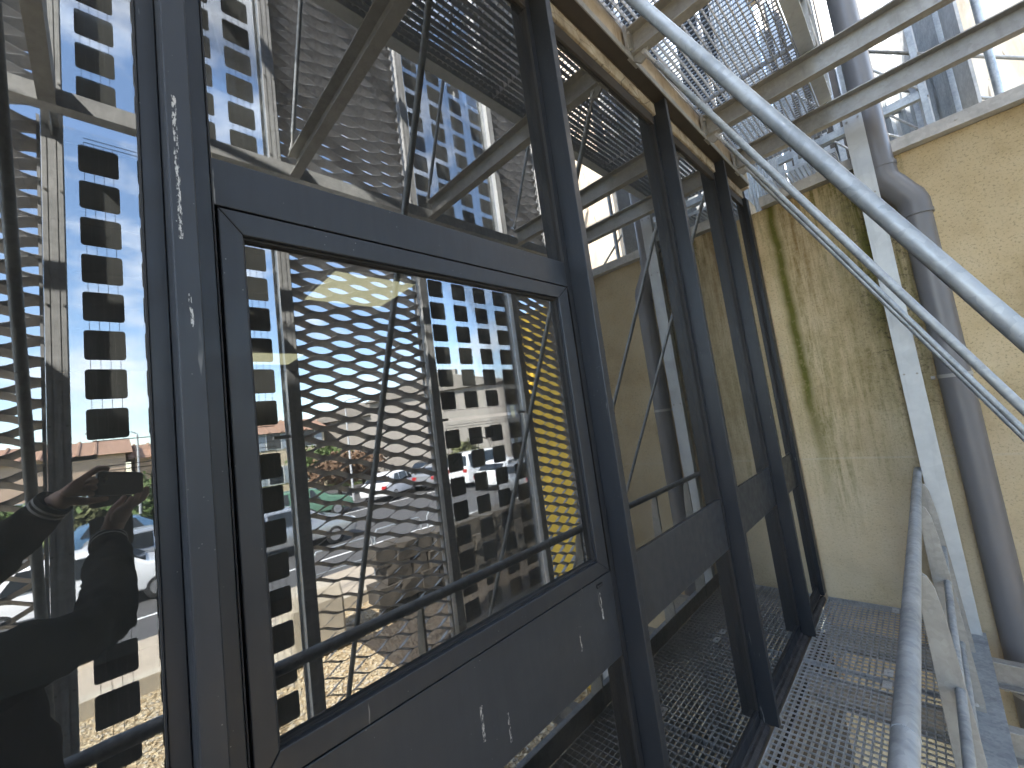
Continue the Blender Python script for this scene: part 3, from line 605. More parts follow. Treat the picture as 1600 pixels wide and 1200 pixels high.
def solar_module(y0, y1, z0, lab, cable=0):
    Wd = round(y1 - y0, 3); H = 1.815
    t_ = thing('solar_module', lab, 'solar panel', (XS, y0, z0), 'see-through solar modules of the outer screen')
    if Wd not in MOD:
        m = MB(); mar = 0.063; pit = (Wd - 2 * mar - cell) / 3
        ys = [mar + cell / 2 + pit * k for k in range(4)]; zs = [H / 2 + (k - 3.5) * cz for k in range(rows_)]
        rb = MB()
        for y in ys:
            for o_ in (-0.0585, -0.0195, 0.0195, 0.0585): rb.box(-0.0006, 0.0006, y + o_ - 0.0011, y + o_ + 0.0011, zs[0] - 0.09, zs[-1] + 0.10)
        for e in (zs[0] - 0.09, zs[-1] + 0.10, zs[-1] + 0.125): rb.box(-0.0006, 0.0006, ys[0] - .06, ys[-1] + .06, e - 0.0022, e + 0.0022)
        MOD[Wd] = (MB().box(-0.005, -0.002, 0, Wd, 0, H).mesh('glass_pane', 'module_glass'), rb.mesh('ribbons', 'dark_cable'), ys, zs,
                   MB().box(-0.03, -0.006, 0, Wd, -0.012, 0.012).mesh('glazing_bead', 'galvanised_dull'), MB().box(-0.028, 0.012, 0.0, 0.10, -0.022, 0.0).mesh('glass_clamp', 'galvanised_dull'))
    g, rb, ys, zs, bead, clm = MOD[Wd]
    link('glass_pane', g, t_); tag(link('ribbons', rb, t_), kind='stuff')
    link('glass_clamp', clm, t_, 0, (0, 0.0, 0)); link('glass_clamp', clm, t_, 0, (0, Wd - 0.10, 0))
    for y in ys:
        for z in zs: link('solar_cell', cme, t_, 0, (0, y, z))
    if cable:
        jb = box(-0.035, -0.006, ys[2] - 0.16, ys[2] - 0.075, H - 0.20, H - 0.09).obj('junction_box', 'dark_cable', t_, bevel=0.008)
        pts = [(-0.03, ys[2] - 0.12, H - 0.19), (-0.035, ys[2] - .115, H - .26), (-0.04, ys[2] - .14, H - .28), (-0.035, ys[2] - .15, H - .2)]
        MB().tube(pts, 0.004, 6).obj('cable', 'dark_cable', jb, True)
        pts = [(-0.04, ys[2] - 0.16 - k * 0.055, H - 0.21 + 0.07 * math.sin(k * 0.55) - 0.012 * k) for k in range(9)]
        MB().tube(pts, 0.0045, 6).obj('cable', 'dark_cable', jb, True)
bays = [(PYS[i] + 0.030, PYS[i + 1] - 0.030) for i in range(6)]
where_m = {1: 'seen at the far left edge of the left glass', 3: 'seen in the middle of the casement', 5: 'standing before the yellow wall'}
for i in (1, 3, 5):
    for z0, z1, lv in ((-0.02, 3.68, 'storey high'), (3.745, 7.4, 'upper storey')):
        place_mesh(bays[i][0], bays[i][1], z0, z1, f'{lv} grey expanded metal panel {where_m[i]}')
where_s = {0: 'far behind the photographer', 2: 'beside the photographer', 4: 'between the mesh panels'}
for i in (0, 2, 4):
    for z0, lv in ((0.0, 'lowest'), (1.845, 'middle'), (3.76, 'upper'), (5.605, 'topmost')):
        solar_module(bays[i][0], bays[i][1], z0, f'{lv} see-through solar module {where_s[i]}', 1 if i == 4 and z0 in (0.0, 1.845) else 0)

# ------------------------------------------------------------------ structures beyond the end wall
for nm_, lb_, loc_, rz_, n_ in (('slatted_cladding', 'upright galvanised slats on the far building side, seen through the overhead grating', (-0.03, 4.46, 3.35), 0, 17), ('slatted_screen', 'upright galvanised slats closing the far end beyond the beige wall', (-0.05, 7.3, 3.35), -90, 8)):
    t_ = thing(nm_, lb_, 'cladding', loc_, None, R_(rz_))
    sl_ = MB().prism([(-0.02, 0.0), (0.012, 0.012), (0.012, 0.085), (-0.02, 0.072)], 'z', 0, 4.6).mesh('slat', 'galvanised_bright')
    for k in range(n_): link('slat', sl_, t_, 0, (0, 0.15 * k, 0))
    box(-0.028, -0.0205, 0, 0.15 * n_, 0, 4.6).obj('backing', 'dark_iron', t_)
fs = thing('metal_facade', 'row of tall galvanised sheet panels beyond the beige wall', 'facade', (0, 0, 0))
pa = Vector((1.52, 4.75)); pb = Vector((1.05, 7.6)); N = 9
for k in range(N):
    a = pa.lerp(pb, k / N); b = pa.lerp(pb, (k + 0.93) / N); n_ = Vector((-(pb - pa).y, (pb - pa).x)).normalized() * (0.02 + 0.03 * (k % 2))
    m = MB().prism([(a.x, a.y), (b.x, b.y), (b.x + n_.x, b.y + n_.y), (a.x + n_.x, a.y + n_.y)], 'z', GZ, 7.5)
    m.obj('sheet_panel', 'galvanised_bright' if k % 3 else 'galvanised', fs, bevel=0.002)
vp = thing('vertical_conduit', 'slim galvanised downpipe at the corner of the metal panels', 'pipe', (1.60, 4.72, GZ))
MB().tube([(0, 0, 0), (0, 0, 9)], 0.024, 16).obj('tube', 'galvanised_bright', vp, True)
m = MB()
for z in np.arange(1.0, 9, 0.5): m.tube([(0, 0, z), (0, 0, z + .012)], .028, 16)
m.obj('collar', 'galvanised', vp, True)
tw = thing('streaked_wall', 'tan streaked wall of a taller building beyond the metal panels', 'wall', (1.62, 5.9, GZ))
box(0, 1.75, 0, 0.3, 0, 10).obj('wall', 'streaked_cladding', tw)
for k, (y, lb) in enumerate(((4.9, 'nearest'), (5.7, 'middle'), (6.5, 'farthest'))):
    t_ = thing('lattice_girder', f'{lb} galvanised lattice girder above the beige wall', 'girder', (0, y, 0), 'lattice girders beyond the end wall')
    for z in (3.45, 3.95, 4.65):
        MB().box(0.2, 1.28, -0.025, 0.025, z, z + 0.07).obj('chord', 'galvanised_bright', t_, bevel=0.001)
    for x in (0.35, 0.8, 1.25): MB().box(x - .02, x + .02, -.045, -.026, 3.45, 4.72).obj('web_post', 'galvanised_bright', t_)
    for x in (0.35, 0.8):
        MB().tube([(x, -.03, 3.98), (x + .44, -.03, 3.52)], .010, 8).obj('brace', 'galvanised', t_, True); MB().tube([(x, -.03, 4.68), (x + .44, -.03, 4.02)], .010, 8).obj('brace', 'galvanised', t_, True)
fg = thing('far_grating', 'galvanised grating of the next walkway beyond the beige wall', 'grating', (0.085, 4.5, Z_UP))
tag(link('bars', ug_me, fg), kind='stuff'); link('band', ub_me, fg)
fg2 = dup(fg, (0.085, 5.75, Z_UP), None, 'galvanised grating of the second walkway stretch beyond the beige wall')
for y, lb in ((5.1, 'nearer'), (5.8, 'farther')):
    t_ = thing('sag_rod', f'{lb} thin steel rod sloping down behind the cross beams at the upper right', 'rod', (0, 0, 0), 'rods beyond the end wall')
    MB().tube([(1.0, y, 4.7), (2.6, y, 3.3)], 0.014, 10).obj('tube', 'galvanised_dull', t_, True)

#PART2
# ------------------------------------------------------------------ outside: cars, lamps, houses, trees, stone wall, barrier
def car_parts(body_mat, van=False):
    """one car along +x (front at +x), base at z=0"""
    Lc, Wd, Hc = (4.7, 1.9, 1.95) if van else (4.25, 1.76, 1.46)
    if van:
        prof = [(-2.3, .32), (-2.34, .8), (-2.30, 1.25), (-2.18, 1.90), (-1.0, 1.97), (0.6, 1.93), (1.05, 1.84), (1.62, 1.18), (2.12, 1.02), (2.30, .85), (2.34, .5), (2.28, .30)]
        cab = (1.15, 1.93)
    else:
        prof = [(-2.08, .34), (-2.14, .62), (-2.08, .92), (-1.78, 1.00), (-1.42, 1.34), (-0.9, 1.45), (0.05, 1.46), (0.45, 1.40), (1.12, .97), (1.80, .84), (2.06, .70), (2.12, .45), (2.04, .28)]
        cab = (0.95, 1.46)
    secs = [(-1, .90, .03), (-.93, 1.0, 0.0), (0, 1.0, 0), (.93, 1.0, 0), (1, .90, .03)]
    V = []; F = []; n = len(prof)
    for s, k, dz in secs:
        for x, z in prof:
            tum = 1.0 - max(0, z - cab[0] + .12) * 0.30
            V.append((x * (k if abs(s) == 1 else 1), s * Wd / 2 * tum, z + (dz if z < .5 else -dz * (1 if z > .9 else 0))))
    for i in range(len(secs) - 1):
        for j in range(n): F.append((i * n + j, i * n + (j + 1) % n, (i + 1) * n + (j + 1) % n, (i + 1) * n + j))
    F += [tuple(range(n))[::-1], tuple(range((len(secs) - 1) * n, len(secs) * n))]
    b = MB(); b.v = V; b.f = F
    P = {'body': b.mesh('body', body_mat, True)}
    h0, h1 = cab[0] - .0, cab[1] - .07
    sw = []
    spans = [(-2.0, -0.75), (-0.68, 0.35), (0.42, 1.0)] if van else [(-1.35, -0.72), (-0.66, 0.10), (0.15, 0.60)]
    for sgn in (-1, 1):
        for a, c in spans:
            def W(z): return sgn * (Wd / 2 * (1 - max(0, z - cab[0] + .12) * .30) + .006)
            a2 = a + (.28 if a < -1 and not van else 0.03); c2 = c - (.30 if c > .5 and not van else .02)
            sw.append(MB().add([(a, W(h0), h0), (c, W(h0), h0), (c2, W(h1), h1), (a2, W(h1), h1), (a, W(h0) - sgn * .03, h0), (c, W(h0) - sgn * .03, h0), (c2, W(h1) - sgn * .03, h1), (a2, W(h1) - sgn * .03, h1)], [(0, 1, 2, 3), (4, 5, 6, 7), (0, 1, 5, 4), (1, 2, 6, 5), (2, 3, 7, 6), (3, 0, 4, 7)]).mesh('side_window', 'car_glass'))
    P['side_window'] = sw
    x0, z0, x1, z1 = (1.58, 1.24, 1.10, 1.79) if van else (1.06, 1.02, 0.50, 1.385)
    y0, y1 = Wd * .42, Wd * .38
    P['windscreen'] = MB().add([(x0 + .02, -y0, z0 + .02), (x0 + .02, y0, z0 + .02), (x1 + .02, y1, z1 + .02), (x1 + .02, -y1, z1 + .02), (x0 - .02, -y0, z0 - .02), (x0 - .02, y0, z0 - .02), (x1 - .02, y1, z1 - .02), (x1 - .02, -y1, z1 - .02)], [(0, 1, 2, 3), (4, 5, 6, 7), (0, 1, 5, 4), (1, 2, 6, 5), (2, 3, 7, 6), (3, 0, 4, 7)]).mesh('windscreen', 'car_glass')
    xr0, zr0, xr1, zr1 = (-2.30, 1.25, -2.2, 1.78) if van else (-1.74, 1.03, -1.45, 1.30)
    P['rear_window'] = MB().add([(xr0 - .02, -y0, zr0 + .01), (xr0 - .02, y0, zr0 + .01), (xr1 - .02, y1, zr1 + .02), (xr1 - .02, -y1, zr1 + .02), (xr0 + .02, -y0, zr0 - .02), (xr0 + .02, y0, zr0 - .02), (xr1 + .02, y1, zr1 - .02), (xr1 + .02, -y1, zr1 - .02)], [(0, 1, 2, 3), (4, 5, 6, 7), (0, 1, 5, 4), (1, 2, 6, 5), (2, 3, 7, 6), (3, 0, 4, 7)]).mesh('rear_window', 'car_glass')
    P['tyre'] = MB().tube([(0, -.11, 0), (0, -.085, 0), (0, .085, 0), (0, .11, 0)], [.27, .31, .31, .27], 20).mesh('tyre', 'tyre', True)
    P['rim'] = MB().tube([(0, -.118, 0), (0, .118, 0)], .19, 14).mesh('rim', 'rim', True)
    P['headlight'] = MB().box(-.05, .03, -.18, .18, -.07, .07).mesh('headlight', 'lamp_clear'); P['tail_light'] = MB().box(-.03, .04, -.14, .14, -.09, .09).mesh('tail_light', 'lamp_red')
    P['dims'] = (Lc, Wd, Hc, van); return P
CARM = {}
def car(x, y, rot, body, lab, van=False):
    k = (body, van)
    if k not in CARM: CARM[k] = car_parts(body, van)
    P = CARM[k]; Lc, Wd, Hc, _ = P['dims']
    t_ = thing('parked_van' if van else 'parked_car', lab, 'van' if van else 'car', (x, y, GZ + 0.002), 'cars parked across the road', R_(rot))
    link('body', P['body'], t_, 0.02)
    for sw in P['side_window']: link('side_window', sw, t_)
    link('windscreen', P['windscreen'], t_); link('rear_window', P['rear_window'], t_)
    for wx in (-1.32, 1.32):
        for s in (-1, 1):
            q = link('wheel', P['tyre'], t_, 0, (wx, s * (Wd / 2 - .11), .31)); link('rim', P['rim'], q)
    for s in (-1, 1):
        link('headlight', P['headlight'], t_, .01, (2.06 if not van else 2.27, s * .62, .66 if not van else .82)); link('tail_light', P['tail_light'], t_, .01, (-2.10 if not van else -2.33, s * .68, .78 if not van else 1.0))
car(14.6, -0.4, 92, 'car_white', 'white car parked nearest the glass, behind the raised forearms')
car(14.9, -5.2, 90, 'car_dark', 'black car parked left of the nearest white car')
car(14.7, 4.1, 88, 'car_silver', 'silver car parked across the road behind the casement post')
car(17.6, 0.9, 91, 'car_silver', 'silver car in the second row behind the photographed hands')
car(17.8, -4.0, 90, 'car_white', 'white car in the second row left of the hands')
car(20.8, 6.6, 95, 'car_green', 'green car beyond the road at the left edge of the casement')
car(21.5, 11.8, 60, 'car_white', 'white car seen low through the left half of the mesh')
car(21.0, 15.0, 70, 'car_silver', 'silver car seen through the right half of the mesh')
car(18.8, 16.3, 80, 'car_white', 'white van with a dark window behind the mesh', True)
car(15.8, 15.6, 75, 'car_white', 'white car with a red tail light at the right edge of the mesh')
car(13.0, 14.6, 70, 'car_silver', 'bright silver car glinting behind the wide solar module')
car(17.0, 21.5, 100, 'car_red', 'red car behind the upper cells of the wide solar module')
car(20.5, 25.5, 90, 'car_white', 'white van beside the red car', True)
car(24.5, 0.5, 90, 'car_blue', 'blue car parked by the green hedge')
car(25.5, 17.5, 85, 'car_dark', 'black car far behind the mesh')
def lamp_post(x, y, h, arm, lab):
    t_ = thing('street_lamp', lab, 'street lamp', (x, y, GZ))
    MB().tube([(0, 0, 0), (0, 0, h * .5), (0, 0, h)], [0.07, .055, .04], 12).obj('pole', 'galvanised', t_, True)
    MB().tube([(0, 0, h), (0, arm * .15, h + .12), (0, arm, h + .2)], .03, 10).obj('arm', 'galvanised', t_, True)
    MB().box(-.09, .09, min(arm, arm * 1.35), max(arm, arm * 1.35), h + .16, h + .26).obj('lamp_head', 'galvanised', t_, bevel=.03)
lamp_post(28, 1.15, 5.3, -1.4, 'slim street lamp with arm to the left beyond the phone')
lamp_post(23.5, 10.2, 5.9, 1.9, 'taller street lamp with arm to the right behind the mesh')
lamp_post(41, -9, 6.0, 1.4, 'street lamp far to the left')
def house(x, y, wx, wy, h, wall, roof, lab, rot=0, ridge='y', nwin=4, floors=2, rh=1.3, shut='shutter_paint'):
    t_ = thing('house', lab, 'house', (x, y, GZ + .05), None, R_(rot))
    box(0, wx, 0, wy, 0, h).obj('wall', wall, t_)
    rf = MB().prism([(-.4, h), (wx + .4, h), (wx / 2, h + rh)], 'y', -.4, wy + .4).obj('roof', roof, t_)
    n = int(wy / 0.9)
    tl = MB()
    for side in (0, 1):
        for k in range(n):
            yy = -.35 + k * .9
            xa, xb = (-.4, wx / 2) if side == 0 else (wx + .4, wx / 2)
            tl.tube([(xa, yy + .45, h + .03), (xb, yy + .45, h + rh + .03)], .11, 6)
    tag(tl.obj('tiles', roof, rf), kind='stuff')
    MB().box(wx * .5 - .3, wx * .5 + .3, wy * .3, wy * .3 + .5, h + rh * .5, h + rh + .7).obj('chimney', wall, rf)
    for fl_ in range(floors):
        for k in range(nwin):
            yy = (k + .5) * wy / nwin - .5; zz = .9 + fl_ * 2.8
            if zz + 1.3 > h: continue
            f = box(-.05, 0.0, yy - .08, yy + 1.08, zz - .08, zz + 1.38).obj('window', 'white_paint', t_)
            box(-.07, -.051, yy, yy + 1, zz, zz + 1.3).obj('pane', 'window_dark', f)
            for s in (-.62, 1.1): box(-.07, -.0, yy + s, yy + s + .5, zz - .05, zz + 1.35).obj('shutter', shut, t_)
house(42, -16, 9, 17.0, 4.9, 'salmon_plaster', 'roof_tile', 'long salmon house with tiled roof left of the phone', 0, 'y', 6, 1)
house(44, 1.6, 8, 5.5, 4.4, 'salmon_plaster', 'roof_tile', 'small salmon house with tiled roof right of the phone', 0, 'y', 2, 1)
house(37, 8.4, 9, 5.2, 5.0, 'cream_plaster', 'roof_tile', 'cream house with shutters at the left edge of the casement', 4, 'y', 2, 2)
house(44, 15.0, 9, 9, 4.9, 'salmon_plaster', 'roof_tile', 'salmon house behind the left half of the mesh', -6, 'y', 4, 1)
house(30, 17.5, 12, 10, 5.6, 'grey_plaster', 'roof_grey', 'wide grey house behind the right half of the mesh', -16, 'y', 4, 2)
house(21.5, 21.5, 12, 14, 6.5, 'grey_plaster', 'roof_grey', 'tall grey house with pale roof edge behind the wide solar module', -28, 'y', 5, 2, 1.6)
house(60, -40, 10, 18, 5.5, 'cream_plaster', 'roof_tile', 'far cream house beyond the left end of the car park', 0, 'y', 6, 2)
def leaf_cloud(n, rx, ry, rz, cz, size, clumps=26):
    cs = rng.normal(0, 1, (clumps, 3)); cs /= np.linalg.norm(cs, axis=1)[:, None]; cs *= rng.uniform(.35, .95, (clumps, 1)) * np.array([rx, ry, rz])
    c = cs[rng.integers(0, clumps, n)] + rng.normal(0, .22, (n, 3)) * np.array([rx, ry, rz]); c[:, 2] += cz
    u = rng.normal(0, 1, (n, 3)); u /= np.linalg.norm(u, axis=1)[:, None]; v = np.cross(u, rng.normal(0, 1, (n, 3))); v /= np.linalg.norm(v, axis=1)[:, None]
    s = rng.uniform(.6, 1.3, (n, 1)) * size
    V = np.stack([c - u * s - v * s * .5, c + u * s - v * s * .4, c + u * s * .8 + v * s * .5, c - u * s * .7 + v * s * .6], 1).reshape(-1, 3)
    return V, np.arange(4 * n).reshape(-1, 4)
def tree(x, y, h, r, leaf, lab, trunk=True, n=2200, nm='tree'):
    t_ = thing(nm, lab, 'tree' if nm == 'tree' else 'shrub', (x, y, GZ + .05))
    V, F = leaf_cloud(n, r, r, h * .34, h * .62, .11 + .02 * r)
    me = bpy.data.meshes.new('crown'); me.from_pydata(V.tolist(), [], F.tolist()); me.materials.append(MATS[leaf]); link('crown', me, t_)
    m = MB().tube([(0, 0, -.1), (.05, 0, h * .25), (0, .08, h * .5), (.05, 0, h * .7)], [.05 * r + .05, .04 * r + .04, .03 * r + .03, .02], 8)
    for k in range(5):
        a = k * 1.3; m.tube([(0, .04, h * (.3 + .06 * k)), (math.cos(a) * r * .5, math.sin(a) * r * .5, h * (.5 + .06 * k))], [.03 * r + .015, .012], 6)
    m.obj('trunk', 'bark', t_, True)
T = [(31.5, -4.6, 2.6, 1.9, 'leaf_green', 'low green bush left of the phone', 'bush'), (31, -1.3, 2.3, 1.8, 'leaf_olive', 'olive green bush behind the left hand', 'bush'), (30, 1.6, 2.9, 2.0, 'leaf_green', 'bright green bush just above the phone', 'bush'), (33, 5.0, 2.3, 1.5, 'leaf_olive', 'olive bush right of the phone', 'bush'),
     (27.5, 11.0, 2.9, 1.8, 'leaf_rust', 'rust red tree beside the taller street lamp', 'tree'), (29.5, 13.6, 2.8, 1.7, 'leaf_rust', 'rust red tree in the middle of the mesh', 'tree'), (34, 12.2, 3.4, 2.0, 'leaf_green', 'green tree between the cream house and the salmon house', 'tree'),
     (22, 17.6, 2.3, 1.3, 'leaf_olive', 'olive bush behind the white van', 'bush'), (36, -9.5, 4.2, 2.2, 'leaf_dark', 'dark green tree before the long salmon house', 'tree'), (52, 30, 7, 4, 'leaf_dark', 'tall dark tree beyond the grey houses', 'tree'), (62, -12, 7.5, 4, 'leaf_dark', 'tall dark tree behind the long salmon house', 'tree'), (66, 8, 6.5, 4, 'leaf_green', 'tall green tree behind the cream house', 'tree')]
for x, y, h, r, lf, lb, nm in T: tree(x, y, h, r, lf, lb, n=1800 if r < 3 else 3500, nm=nm)
# old stone block wall with shade put into its dark colour, beside the shadow patch
sw = thing('stone_wall', 'rough dark stone block wall behind the lower half of the mesh', 'wall', (6.6, 3.5, GZ))
sbm = []
for k in range(4):
    m = bpy.data.meshes.new('stone_block'); bm = bmesh.new(); bmesh.ops.create_cube(bm, size=1); bmesh.ops.subdivide_edges(bm, edges=bm.edges[:], cuts=1)
    for v in bm.verts: v.co += Vector((random.uniform(-.06, .06), random.uniform(-.06, .06), random.uniform(-.05, .05)))
    bm.to_mesh(m); bm.free(); m.materials.append(MATS['block_stone']); sbm.append(m)
for r in range(4):
    y = -.2 * (r % 2)
    while y < 4.4:
        L_ = random.uniform(.35, .62); o = link('stone_block', random.choice(sbm), sw, .012, (random.uniform(-.05, .05), y + L_ / 2, .17 + r * .33)); o.scale = (.5, L_ * .97, .325); y += L_
cb = thing('concrete_block', 'rounded pale concrete block at the end of the metal barrier', 'block', (6.9, 2.35, GZ))
m = MB(); m.prism([(-.35, 0), (.35, 0), (.35, .75), (.24, .95), (-.24, .95), (-.35, .75)], 'y', -.4, .45); m.obj('block', 'concrete_pale', cb, bevel=.05)
box(-.5, .5, -.6, .6, 0, .12).obj('footing', 'concrete_pale', cb, bevel=.02)
for k, (x, y) in enumerate(((8.6, 3.0), (9.1, 4.6), (9.4, 6.3))):
    t_ = thing('hoop_barrier', f'{("nearest", "middle", "farthest")[k]} of three galvanised hoop barriers on the pavement', 'barrier', (x, y, GZ + .14), 'hoop barriers on the pavement')
    MB().tube([(0, 0, 0), (0, 0, .85), (0, .06, .95), (0, 1.24, .95), (0, 1.3, .85), (0, 1.3, 0)], .024, 10).obj('hoop', 'galvanised_bright', t_, True)
    MB().tube([(0, 0.02, .5), (0, 1.28, .5)], .016, 8).obj('cross_bar', 'galvanised_bright', t_, True)

# ------------------------------------------------------------------ phone and the photographer
PC = CAM + RIGHT * 0.050 - UPV * 0.014 - FWD * 0.0095
ph = thing('smartphone', 'black smartphone held sideways in both hands over the handrail', 'phone', (0, 0, 0))
ph.matrix_world = Matrix.Translation(PC) @ Matrix((RIGHT, UPV, FWD)).transposed().to_4x4()
def rrect(hx, hy, r, n=5):
    p = []
    for cx, cy, a0 in ((hx - r, hy - r, 0), (-hx + r, hy - r, 90), (-hx + r, -hy + r, 180), (hx - r, -hy + r, 270)):
        for k in range(n + 1): a = R_(a0 + 90 * k / n); p.append((cx + r * math.cos(a), cy + r * math.sin(a)))
    return p
MB().prism(rrect(.0735, .036, .010), 'z', -.004, .004).obj('body', 'phone_black', ph, bevel=.0012)
bump = MB().prism([(x - .0, y) for x, y in rrect(.0175, .0175, .006)], 'z', .0042, .0062)
bump.v = [(x - .053, y + .014, z) for x, y, z in bump.v]; bo = bump.obj('camera_bump', 'phone_black', ph, bevel=.0006)
for dx, dy in ((-.0, 0.0), (-.009, .009), (-.009, -.009)):
    MB().tube([(-.050 + dx, .014 + dy, .0063), (-.050 + dx, .014 + dy, .0072)], .0055, 16).obj('lens', 'lens_glass', bo, True)
def pl(a, u, n): return PC + RIGHT * a + UPV * u + FWD * n
def skin_obj(name, mat, verts, edges, radii, parent, sub=1, root=0):
    me = bpy.data.meshes.new(name); me.from_pydata([tuple(v) for v in verts], edges, []); me.materials.append(MATS[mat])
    o = bpy.data.objects.new(name, me); COL.objects.link(o); o.parent = parent
    m = o.modifiers.new('skin', 'SKIN'); m.use_smooth_shade = True
    for i, r in enumerate(radii):
        d = me.skin_vertices[0].data[i]; d.radius = r if isinstance(r, tuple) else (r, r); d.use_root = (i == root)
    s = o.modifiers.new('sub', 'SUBSURF'); s.levels = sub; s.render_levels = sub
    return o
class SK:
    def __init__(s): s.v = []; s.e = []; s.r = []
    def add(s, p, r, prev=None):
        s.v.append(Vector(p)); s.r.append(r); i = len(s.v) - 1
        if prev is not None: s.e.append((prev, i))
        return i
    def chain(s, prev, items):
        for p, r in items: prev = s.add(p, r, prev)
        return prev
per = thing('person', 'photographer in a black jacket with striped cuffs raising a phone', 'person', (0, 0, 0))
BX, BY_ = 0.48, -0.19
f_ = Vector((.35, .94, 0)); r_ = Vector((.94, -.35, 0))
def bp(rt, fw, z): return Vector((BX, BY_ - max(0, z - 1.02) * .26, z)) + r_ * rt + f_ * fw
W1 = pl(-.108, -.036, -.088); W2 = pl(.024, -.160, -.062)
E1 = Vector((1.00, -.27, 1.49)); E2 = Vector((.56, -.005, 1.375))
S1 = bp(.175, 0, 1.41); S2 = bp(-.175, 0.0, 1.40)
k = SK()
pel = k.add(bp(0, 0, .95), (.14, .10))
che = k.chain(pel, [(bp(0, .01, 1.10), (.125, .09)), (bp(0, .01, 1.28), (.15, .10))])
nk0 = k.chain(che, [(bp(0, 0, 1.42), (.10, .075))])
nk = k.chain(nk0, [(bp(0, .01, 1.49), .052), (bp(.005, .02, 1.545), .052)])
hd = k.chain(nk, [(bp(.01, .02, 1.60), (.066, .074)), (bp(.01, .02, 1.66), (.076, .092)), (bp(.01, .01, 1.72), (.070, .085)), (bp(.01, .0, 1.765), (.045, .055))])
for S, E, W in ((S1, E1, W1), (S2, E2, W2)):
    a = k.chain(nk0, [(S, .058), (S.lerp(E, .5), .048), (E, .040), (E.lerp(W, .35), .040), (E.lerp(W, .75), .033), (W, .029)])
    if W is W1:
        palm = k.chain(a, [(pl(-.112, -.022, -.052), (.034, .021)), (pl(-.106, -.006, -.018), (.037, .018))])
        fing = [[(-.100, .020, -.006, .0092), (-.078, .043, .008, .0085), (-.056, .0445, .008, .0078), (-.040, .0435, .004, .0070)],
                [(-.103, .006, -.003, .0094), (-.092, .010, .013, .0086), (-.086, .004, .009, .0078), (-.083, -.002, .004, .0070)],
                [(-.105, -.010, -.004, .0090), (-.094, -.008, .012, .0082), (-.087, -.014, .008, .0075), (-.084, -.019, .003, .0068)],
                [(-.108, -.026, -.010, .0080), (-.097, -.026, .006, .0074), (-.090, -.031, .004, .0068), (-.086, -.035, .000, .0062)]]
        th = [(-.110, -.040, -.036, .0145), (-.085, -.047, -.014, .0105), (-.058, -.0455, -.005, .0088), (-.036, -.0445, -.002, .0072)]
        base = palm - 1
    else:
        palm = k.chain(a, [(pl(.026, -.122, -.042), (.036, .021)), (pl(.026, -.088, -.022), (.038, .018))])
        fing = [[(.044, -.070, -.012, .0092), (.070, -.052, .004, .0085), (.0815, -.030, .006, .0078), (.083, -.012, .004, .0070)],
                [(.030, -.075, -.007, .0094), (.050, -.056, .012, .0086), (.061, -.040, .012, .0078), (.066, -.030, .011, .0070)],
                [(.014, -.079, -.006, .0090), (.032, -.060, .012, .0082), (.043, -.043, .012, .0075), (.048, -.033, .011, .0068)],
                [(-.002, -.083, -.010, .0080), (.013, -.066, .008, .0074), (.022, -.051, .011, .0068), (.027, -.043, .010, .0062)]]
        th = [(.004, -.098, -.040, .0145), (.002, -.070, -.022, .0105), (.018, -.050, -.014, .0088), (.028, -.036, -.012, .0072)]
        base = palm - 1
    for fg_ in fing: k.chain(palm, [(pl(*q[:3]), q[3] * 1.12) for q in fg_])
    k.chain(base, [(pl(*q[:3]), q[3]) for q in th])
feet = []
for s in (-1, 1):
    a = k.chain(pel, [(bp(s * .09, 0, .88), .085), (bp(s * .10, .01, .5), .055), (bp(s * .105, -.01, .28), .05), (bp(s * .11, -.02, .09), .036), (bp(s * .12, .07, .035), .034)])
body = skin_obj('body', 'skin', k.v, k.e, k.r, per, 2)
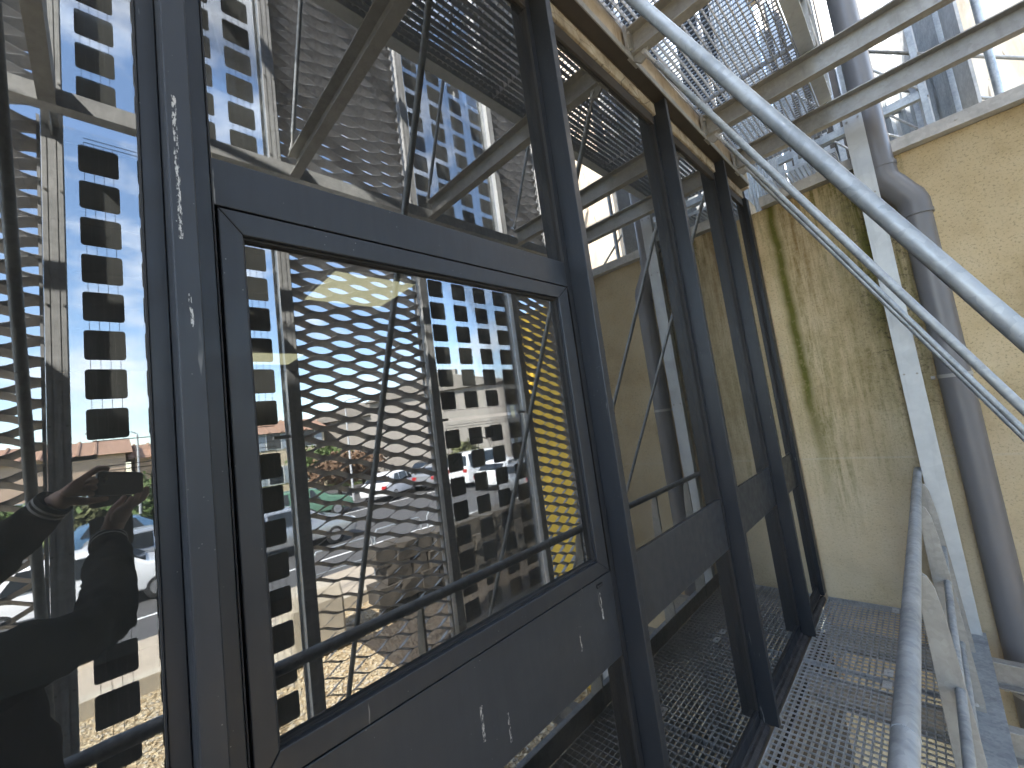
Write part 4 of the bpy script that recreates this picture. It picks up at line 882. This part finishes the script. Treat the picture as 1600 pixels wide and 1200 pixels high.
# face details
for s in (-1, 1):
    q = bp(.01 + s * .033, .105, 1.668); MB().tube([q, q + f_ * .004], .009, 10).obj('eye', 'eye_white', body)
    MB().tube([bp(.01 + s * .078, .0, 1.69), bp(.01 + s * .088, -.01, 1.665), bp(.01 + s * .08, .0, 1.635)], [.010, .016, .009], 8).obj('ear', 'skin', body, True)
MB().tube([bp(.01, .108, 1.672), bp(.01, .124, 1.645), bp(.01, .110, 1.628)], [.008, .014, .009], 8).obj('nose', 'skin', body, True)
MB().tube([bp(-.012, .102, 1.602), bp(.01, .108, 1.601), bp(.032, .102, 1.602)], [.004, .007, .004], 8).obj('mouth', 'skin', body, True)
hk = SK(); a = hk.add(bp(.01, -.035, 1.67), (.078, .075)); hk.chain(a, [(bp(.01, -.02, 1.735), (.078, .085)), (bp(.01, .005, 1.785), (.055, .065))]); hk.chain(a, [(bp(.01, -.045, 1.60), (.062, .045))])
skin_obj('hair', 'hair_dark', hk.v, hk.e, hk.r, per, 2)
# clothing
j = SK(); a = j.add(bp(0, 0, .90), (.185, .125)); b = j.chain(a, [(bp(0, .01, 1.08), (.165, .12)), (bp(0, .01, 1.26), (.185, .135))]); c = j.chain(b, [(bp(0, 0, 1.41), (.125, .10)), (bp(0, .0, 1.475), (.072, .07))])
for S, E, W in ((S1, E1, W1), (S2, E2, W2)):
    j.chain(c - 1, [(S, .080), (S.lerp(E, .33), .070), (S.lerp(E, .7), .066), (E, .060), (E.lerp(W, .3), .060), (E.lerp(W, .6), .053), (E.lerp(W, .85), .048), (E.lerp(W, .92), .043)])
jk = skin_obj('jacket', 'jacket_black', j.v, j.e, j.r, per, 3)
tx = bpy.data.textures.new('folds', 'CLOUDS'); tx.noise_scale = 0.055; dm = jk.modifiers.new('folds', 'DISPLACE'); dm.texture = tx; dm.strength = 0.034; dm.mid_level = .5
for E, W in ((E1, W1), (E2, W2)):
    d = (W - E).normalized()
    for tt, mt, rr, hw in ((.955, 'jacket_black', .0430, .020), (.925, 'cuff_white', .0446, .0026), (.975, 'cuff_white', .0442, .0026)):
        p = E.lerp(W, tt); MB().tube([p - d * hw, p + d * hw], rr, 20).obj('cuff_stripe' if mt == 'cuff_white' else 'cuff', mt, jk, True)
t2 = SK(); a = t2.add(bp(0, 0, .94), (.16, .115))
for s in (-1, 1): t2.chain(a, [(bp(s * .09, 0, .84), .105), (bp(s * .10, .01, .5), .080), (bp(s * .105, -.01, .28), .075), (bp(s * .11, -.02, .10), .070)])
skin_obj('trousers', 'trousers_dark', t2.v, t2.e, t2.r, per, 2)
for s in (-1, 1):
    sh = SK(); a = sh.add(bp(s * .11, -.04, .048), .046); sh.chain(a, [(bp(s * .115, .03, .045), .046), (bp(s * .12, .12, .038), .038), (bp(s * .122, .17, .034), .030)])
    skin_obj('shoe', 'shoe_black', sh.v, sh.e, sh.r, per, 2)
